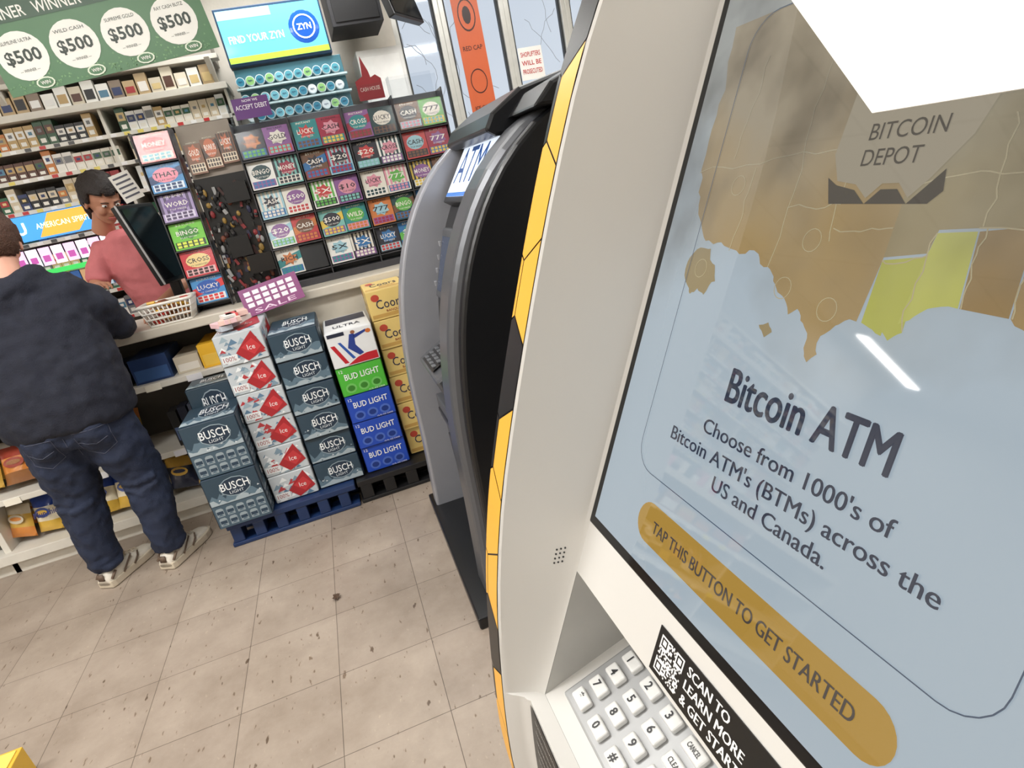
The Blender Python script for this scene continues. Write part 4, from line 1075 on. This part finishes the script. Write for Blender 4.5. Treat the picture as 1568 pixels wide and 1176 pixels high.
# ------------------------------------------------------------------ people
def ringz(cx, cy, z, rx_, ry_, n=24, p=2.3):
    out = []
    for k in range(n):
        a = 2*math.pi*k/n; c_ = math.cos(a); s_ = math.sin(a)
        out.append(Vector((cx+rx_*abs(c_)**(2/p)*(1 if c_ >= 0 else -1), cy+ry_*abs(s_)**(2/p)*(1 if s_ >= 0 else -1), z)))
    return out
def head(e, Mx, skin, hairm, long=False):
    b = B(Mx)
    b.ell((0, -.008, .025), (.076, .094, .100), skin, 20); b.ell((0, .022, -.035), (.056, .066, .073), skin, 18)
    b.ell((0, .04, -.085), (.030, .034, .024), skin, 14)
    b.tube([(0, .088, .018), (0, .101, -.004), (0, .108, -.020), (0, .094, -.028)], [.009, .011, .014, .010], skin, 10)
    b.ell((0, .074, .030), (.048, .018, .010), skin)
    for s_ in (-1, 1):
        b.ell((s_*.038, .062, -.022), (.024, .024, .024), skin)
        b.ell((s_*.079, -.006, -.008), (.008, .020, .031), skin)
    nr = .046 if long else .055
    b.tube([(0, -.02, -.02), (0, -.028, -.10), (0, -.04, -.19)], [nr, nr, nr+.01], skin, 16)
    ob = b.obj('head', e); remesh(ob, .0055, 0, sm=3)
    b = B(Mx)
    wh_ = mat('eye_white', (235, 230, 225), .3); ir = mat('eye_iris', (50, 35, 28), .2); lipm = mat('lips', (172, 92, 86), .5)
    for s_ in (-1, 1):
        b.ell((s_*.030, .078, .010), (.013, .009, .007), wh_, 12); b.ell((s_*.030, .0858, .010), (.005, .003, .005), ir, 10)
        b.tube([(s_*.014, .088, .027), (s_*.030, .088, .031), (s_*.046, .078, .026)], .0022, hairm, 6)
    b.tube([(-.022, .082, -.056), (0, .092, -.054), (.022, .082, -.056)], [.003, .0055, .003], lipm, 8)
    b.tube([(-.018, .081, -.062), (0, .090, -.063), (.018, .081, -.062)], [.003, .006, .003], lipm, 8)
    b.obj('face_features', e, smooth=True)
    b = B(Mx)
    vs = []; n_, m_ = 44, 32; fs = []
    for i in range(m_+1):
        th = math.pi*i/m_
        for j in range(n_):
            ph = 2*math.pi*j/n_
            d_ = Vector((math.sin(th)*math.cos(ph), math.sin(th)*math.sin(ph), math.cos(th)))
            q = 1.03+.06*noise.noise(d_*7)+(.05 if not long else .02)*noise.noise(d_*22)
            vs.append(Vector((.086*d_.x*q, -.014+.103*d_.y*q, .030+.110*d_.z*q)))
    for i in range(m_):
        for j in range(n_):
            ids = [i*n_+j, i*n_+(j+1) % n_, (i+1)*n_+(j+1) % n_, (i+1)*n_+j]
            c_ = sum((vs[k] for k in ids), Vector())/4
            if c_.y > .035 and c_.z < .068: continue
            if c_.y > (-.03 if not long else -.005) and c_.z < (.0 if not long else .005): continue
            if c_.z < -.055: continue
            fs.append(ids)
    b.add(vs, fs, hairm)
    ho = b.obj('hair', e, smooth=True); sd = ho.modifiers.new('s', 'SOLIDIFY'); sd.thickness = .014; sd.offset = -.3
    if long:
        b = B(Mx)
        b.ell((0, -.10, .05), (.060, .055, .055), hairm, 16); b.ell((0, -.085, -.02), (.062, .04, .06), hairm, 16)
        b.tube([(0, -.13, .05), (.0, -.175, .0), (0, -.165, -.09), (0, -.14, -.17)], [.04, .040, .034, .012], hairm, 12)
        ob = b.obj('ponytail', e); remesh(ob, .006, .006, .02, 3)
def hand(e, name, O, fw, up, side, skin):
    fw = Vector(fw).normalized(); up = Vector(up); up = (up-fw*up.dot(fw)).normalized(); sx = fw.cross(up).normalized()*side
    Mx = Matrix(((sx.x, fw.x, up.x, O[0]), (sx.y, fw.y, up.y, O[1]), (sx.z, fw.z, up.z, O[2]), (0, 0, 0, 1)))
    b = B(Mx)
    b.ell((0, .045, 0), (.041, .052, .016), skin, 16); b.tube([(0, -.04, 0), (0, 0, 0), (0, .03, 0)], [(.027, .021), (.026, .019), (.03, .016)], skin, 12)
    for xx, L_, rr_ in ((.029, .068, .0088), (.010, .077, .0092), (-.010, .070, .0088), (-.028, .055, .0078)):
        b.tube([(xx*.9, .06, .002), (xx, .092, .001), (xx*1.05, .092+L_*.40, -.007), (xx*1.07, .092+L_*.68, -.019), (xx*1.07, .092+L_*.86, -.031)], [rr_*1.05, rr_, rr_*.95, rr_*.85, rr_*.7], skin, 10)
    b.tube([(.026, .018, -.004), (.048, .045, -.010), (.060, .068, -.016), (.062, .090, -.021)], [.014, .012, .0105, .008], skin, 10)
    ob = b.obj(name, e); remesh(ob, .0038, 0, sm=2)
def shoe(e, name, O, ang, mu, ms, ma):
    Mx = Matrix.Translation((O[0], O[1], 0.0)) @ Matrix.Rotation(ang, 4, 'Z')
    prof = [(-.01, .030, .060), (.01, .038, .085), (.05, .040, .10), (.09, .041, .098), (.13, .044, .082), (.17, .048, .066), (.21, .049, .056), (.25, .042, .048), (.278, .026, .036)]
    b = B(Mx); rings = []
    for y, w_, h_ in prof:
        rg = []
        for k in range(16):
            a = 2*math.pi*k/16; c_ = math.cos(a); s_ = math.sin(a)
            rg.append((w_*c_, y, .028+(h_-.028)*max(0, s_)**.8 if s_ > 0 else .022+.006*s_))
        rings.append(rg)
    b.loft(rings, mu); b.obj(name+'_upper', e, smooth=True)
    b = B(Mx); out = []
    for y, w_, h_ in prof: out.append((w_+.007, y))
    pts = [(x, y) for x, y in out]+[(-x, y) for x, y in reversed(out)]
    b.prism([(x, y, .002) for x, y in pts], (0, 0, .034), ms); b.obj(name+'_sole', e, .005, seg=3)
    b = B(Mx)
    for s_ in (-1, 1):
        b.tube([(s_*.048, .06, .035), (s_*.045, .10, .065), (s_*.040, .13, .082)], .004, ma, 6)
        b.tube([(s_*.050, .12, .033), (s_*.048, .15, .055), (s_*.036, .17, .070)], .004, ma, 6)
        b.tube([(s_*.042, .0, .045), (s_*.044, .03, .07)], .006, ma, 6)
    for k in range(5):
        y = .10+k*.022; z = .100-k*.008
        b.tube([(-.02, y, z-.006), (0, y+.004, z+.003), (.02, y, z-.006)], .0028, ms, 6)
    b.box((0, -.012, .06), (.03, .008, .03), ma)
    b.obj(name+'_details', e, smooth=True)

# customer (seen from behind)
e = empty('customer')
hood = mat('navy_hoodie', (25, 29, 44), .85, var=.3, ns=30, bump=.3, bs=220); jean = mat('dark_denim', (30, 40, 64), .8, var=.4, ns=14, bump=.25, bs=260)
skinc = mat('skin_light', (214, 160, 138), .5, var=.06); hairc = mat('hair_brown', (78, 52, 40), .75, var=.45, ns=90, bump=.6, bs=160)
b = B()
b.loft([ringz(-1.18, 2.735, .755, .222, .160), ringz(-1.18, 2.735, .775, .240, .174), ringz(-1.18, 2.735, .85, .252, .184), ringz(-1.175, 2.745, .98, .248, .176), ringz(-1.170, 2.76, 1.10, .232, .162), ringz(-1.170, 2.77, 1.22, .222, .145), ringz(-1.17, 2.775, 1.28, .200, .125), ringz(-1.172, 2.775, 1.335, .150, .105), ringz(-1.175, 2.78, 1.38, .085, .085)], hood)
b.tube([(-1.17, 2.775, 1.28), (-1.015, 2.775, 1.27), (-.96, 2.83, 1.19), (-.945, 2.92, 1.085), (-.965, 3.04, 1.07), (-.99, 3.14, 1.062), (-1.0, 3.18, 1.058)], [.07, .086, .078, .066, .058, .050, .044], hood, 16)
b.tube([(-1.17, 2.775, 1.28), (-1.335, 2.785, 1.27), (-1.41, 2.84, 1.18), (-1.43, 2.95, 1.09), (-1.40, 3.05, 1.07), (-1.36, 3.14, 1.062), (-1.34, 3.18, 1.058)], [.07, .086, .078, .066, .058, .050, .044], hood, 16)
b.tube([(-1.27, 2.81, 1.37), (-1.255, 2.745, 1.362), (-1.21, 2.69, 1.33), (-1.16, 2.68, 1.32), (-1.11, 2.695, 1.335), (-1.085, 2.75, 1.362), (-1.085, 2.81, 1.372)], [.03, .042, .052, .056, .052, .042, .03], hood, 14)
b.ell((-1.17, 2.675, 1.27), (.085, .045, .075), hood)
for (z, a_) in ((.83, .012), (.93, -.015)):
    b.tube([(-1.40, 2.66, z+a_), (-1.30, 2.59, z-.01), (-1.18, 2.572, z+a_), (-1.05, 2.595, z-.012), (-.95, 2.67, z+.01)], [.006, .011, .013, .011, .006], hood, 8)
ob = b.obj('hoodie', e); remesh(ob, .011, .026, .06, 4)
b = B()
b.loft([ringz(-1.18, 2.735, .69, .195, .135), ringz(-1.18, 2.73, .76, .215, .160), ringz(-1.18, 2.735, .84, .205, .150), ringz(-1.18, 2.74, .90, .185, .13)], jean)
b.ell((-1.265, 2.675, .74), (.10, .10, .105), jean); b.ell((-1.095, 2.675, .74), (.10, .10, .105), jean)
b.tube([(-1.275, 2.725, .74), (-1.285, 2.735, .60), (-1.30, 2.765, .45), (-1.315, 2.755, .33), (-1.325, 2.745, .18), (-1.325, 2.755, .085)], [.117, .112, .090, .086, .068, .064], jean, 18)
b.tube([(-1.085, 2.725, .74), (-1.065, 2.74, .60), (-1.045, 2.77, .45), (-1.045, 2.75, .33), (-1.055, 2.73, .18), (-1.06, 2.74, .085)], [.117, .112, .090, .086, .068, .064], jean, 18)
for lx_ in (-1.325, -1.058):
    for k in range(3):
        zz = .11+k*.035
        b.tube([(lx_+.066*math.cos(a)*1.0, 2.748+.066*math.sin(a), zz+.012*math.sin(a*2+k)) for a in [i*math.pi/6 for i in range(13)]], .009, jean, 6)
for lx_ in (-1.305, -1.045):
    b.tube([(lx_-.07, 2.70, .46), (lx_, 2.672, .445), (lx_+.07, 2.70, .46)], .012, jean, 8); b.tube([(lx_-.07, 2.70, .42), (lx_, 2.668, .40), (lx_+.07, 2.70, .42)], .010, jean, 8)
ob = b.obj('jeans', e); remesh(ob, .010, .024, .05, 3)
dg = bpy.context.evaluated_depsgraph_get(); dg.update()
ev = ob.evaluated_get(dg); mm_ = ev.to_mesh(); bvh = BVHTree.FromPolygons([v.co.copy() for v in mm_.vertices], [list(p.vertices) for p in mm_.polygons]); ev.to_mesh_clear()
st = mat('denim_stitch', (74, 78, 96), .7); b = B()
def proj(line):
    pts = []
    for i in range(len(line)-1):
        for t in range(5):
            x = line[i][0]+(line[i+1][0]-line[i][0])*t/5; z = line[i][1]+(line[i+1][1]-line[i][1])*t/5
            hit = bvh.ray_cast(Vector((x, 2.2, z)), Vector((0, 1, 0)))
            if hit[0]: pts.append(hit[0]-Vector((0, .0008, 0)))
    if len(pts) > 3: b.tube(pts, .0013, st, 5)
for cx in (-1.275, -1.085):
    proj([(cx+p[0], .70+p[1]) for p in [(-.06, .055), (.06, .055), (.055, -.04), (0, -.07), (-.055, -.04), (-.06, .055)]])
    proj([(cx+p[0], .70+p[1]) for p in [(-.057, .01), (0, -.012), (.057, .01)]])
proj([(-1.18, .78), (-1.18, .60)])
b.obj('pocket_stitching', e)
suw = mat('sneaker_white', (226, 219, 206), .5, var=.12, ns=40); sol = mat('sneaker_sole', (204, 192, 172), .6); acc = mat('sneaker_accent', (104, 86, 72), .6)
shoe(e, 'shoe_left', (-1.345, 2.705), -.48, suw, sol, acc); shoe(e, 'shoe_right', (-1.085, 2.69), -.46, suw, sol, acc)
head(e, Matrix.Translation((-1.195, 2.83, 1.490)) @ Matrix.Rotation(.25, 4, 'Z') @ Matrix.Rotation(-.25, 4, 'X'), skinc, hairc)
hand(e, 'hand_right', (-1.01, 3.19, 1.058), (-.3, 1, -.22), (0, .2, 1), -1, skinc)
hand(e, 'hand_left', (-1.33, 3.19, 1.058), (.25, 1, -.22), (0, .2, 1), 1, skinc)

# cashier
e = empty('cashier')
pink = mat('pink_tshirt', (206, 120, 124), .85, var=.16, bump=.2, bs=200); skb = mat('skin_tan', (184, 130, 104), .5, var=.06); hb = mat('hair_dark', (36, 27, 25), .6, var=.3, ns=80, bump=.5, bs=150)
pant = mat('black_trousers', (32, 32, 36), .8)
cx = -.985; cy = 3.86
b = B()
b.loft([ringz(cx+.05, cy, .92, .165, .115), ringz(cx+.045, cy-.005, 1.02, .160, .118), ringz(cx+.03, cy-.03, 1.15, .165, .124), ringz(cx+.01, cy-.07, 1.27, .175, .128), ringz(cx, cy-.10, 1.38, .165, .10), ringz(cx, cy-.125, 1.445, .110, .085), ringz(cx, cy-.135, 1.48, .060, .060)], pink)
b.tube([(cx-.02, cy-.10, 1.39), (cx-.14, cy-.11, 1.385), (cx-.185, cy-.14, 1.31), (cx-.20, cy-.18, 1.24)], [.055, .066, .060, .058], pink, 14)
b.tube([(cx+.02, cy-.10, 1.39), (cx+.14, cy-.10, 1.385), (cx+.19, cy-.12, 1.31), (cx+.21, cy-.14, 1.24)], [.055, .066, .060, .058], pink, 14)
ob = b.obj('tshirt', e); remesh(ob, .011, .018, .07, 4)
b = B()
b.tube([(cx-.18, cy-.135, 1.32), (cx-.205, cy-.19, 1.235), (cx-.21, cy-.25, 1.20), (cx-.17, cy-.36, 1.22), (cx-.12, cy-.44, 1.235)], [.041, .039, .037, .031, .024], skb, 14)
b.tube([(cx+.185, cy-.11, 1.32), (cx+.22, cy-.15, 1.215), (cx+.225, cy-.19, 1.16), (cx+.17, cy-.32, 1.12), (cx+.10, cy-.42, 1.085)], [.041, .039, .037, .031, .024], skb, 14)
ob = b.obj('arms', e); remesh(ob, .008, 0, sm=3)
hand(e, 'hand_right', (cx-.12, cy-.45, 1.236), (.5, -1, .1), (0, .1, 1), 1, skb)
hand(e, 'hand_left', (cx+.10, cy-.42, 1.08), (-.35, -1, -.3), (0, -.2, 1), -1, skb)
b = B()
b.loft([ringz(cx+.05, cy, .78, .165, .115), ringz(cx+.05, cy, .86, .17, .12), ringz(cx+.05, cy, .95, .155, .11)], pant)
for s_ in (-1, 1):
    b.tube([(cx+.05+s_*.085, cy, .82), (cx+.05+s_*.09, cy-.01, .48), (cx+.05+s_*.095, cy+.005, .08)], [.095, .07, .055], pant, 14)
ob = b.obj('trousers', e); remesh(ob, .012, .01, .07, 3)
for s_, nm in ((-1, 'shoe_right'), (1, 'shoe_left')): shoe(e, nm, (cx+.05+s_*.095, cy+.06), math.pi, mat('shoe_black', (30, 30, 32), .5), mat('shoe_black_sole', (60, 60, 60), .6), mat('shoe_grey', (90, 90, 92), .6))
head(e, Matrix.Translation((cx-.02, cy-.20, 1.63)) @ Matrix.Rotation(math.pi+.65, 4, 'Z') @ Matrix.Rotation(-.55, 4, 'X'), skb, hb, True)

# floor litter and box at frame corner
b = B(); vs = []
random.seed(5)
for i in range(14):
    a = i*math.pi*2/14; vs.append((-.345+.018*math.cos(a)*(1 if i % 2 else .6), 2.02+.018*math.sin(a)*(1 if i % 3 else .6), .003+.012*random.random()))
b.add(vs+[(-.345, 2.02, .016)], [[i, (i+1) % 14, 14] for i in range(14)], mat('leaf_litter', (86, 66, 52), .8)); b.obj('dry_leaf', None, fix=False)
e_ = B(); e_.bb((-1.6, 1.35, 0), (-1.255, 1.725, .10), ink((220, 176, 60))); e_.bb((-1.59, 1.36, .10), (-1.265, 1.715, .104), ink((235, 205, 100))); e_.obj('yellow_carton', None, .004)
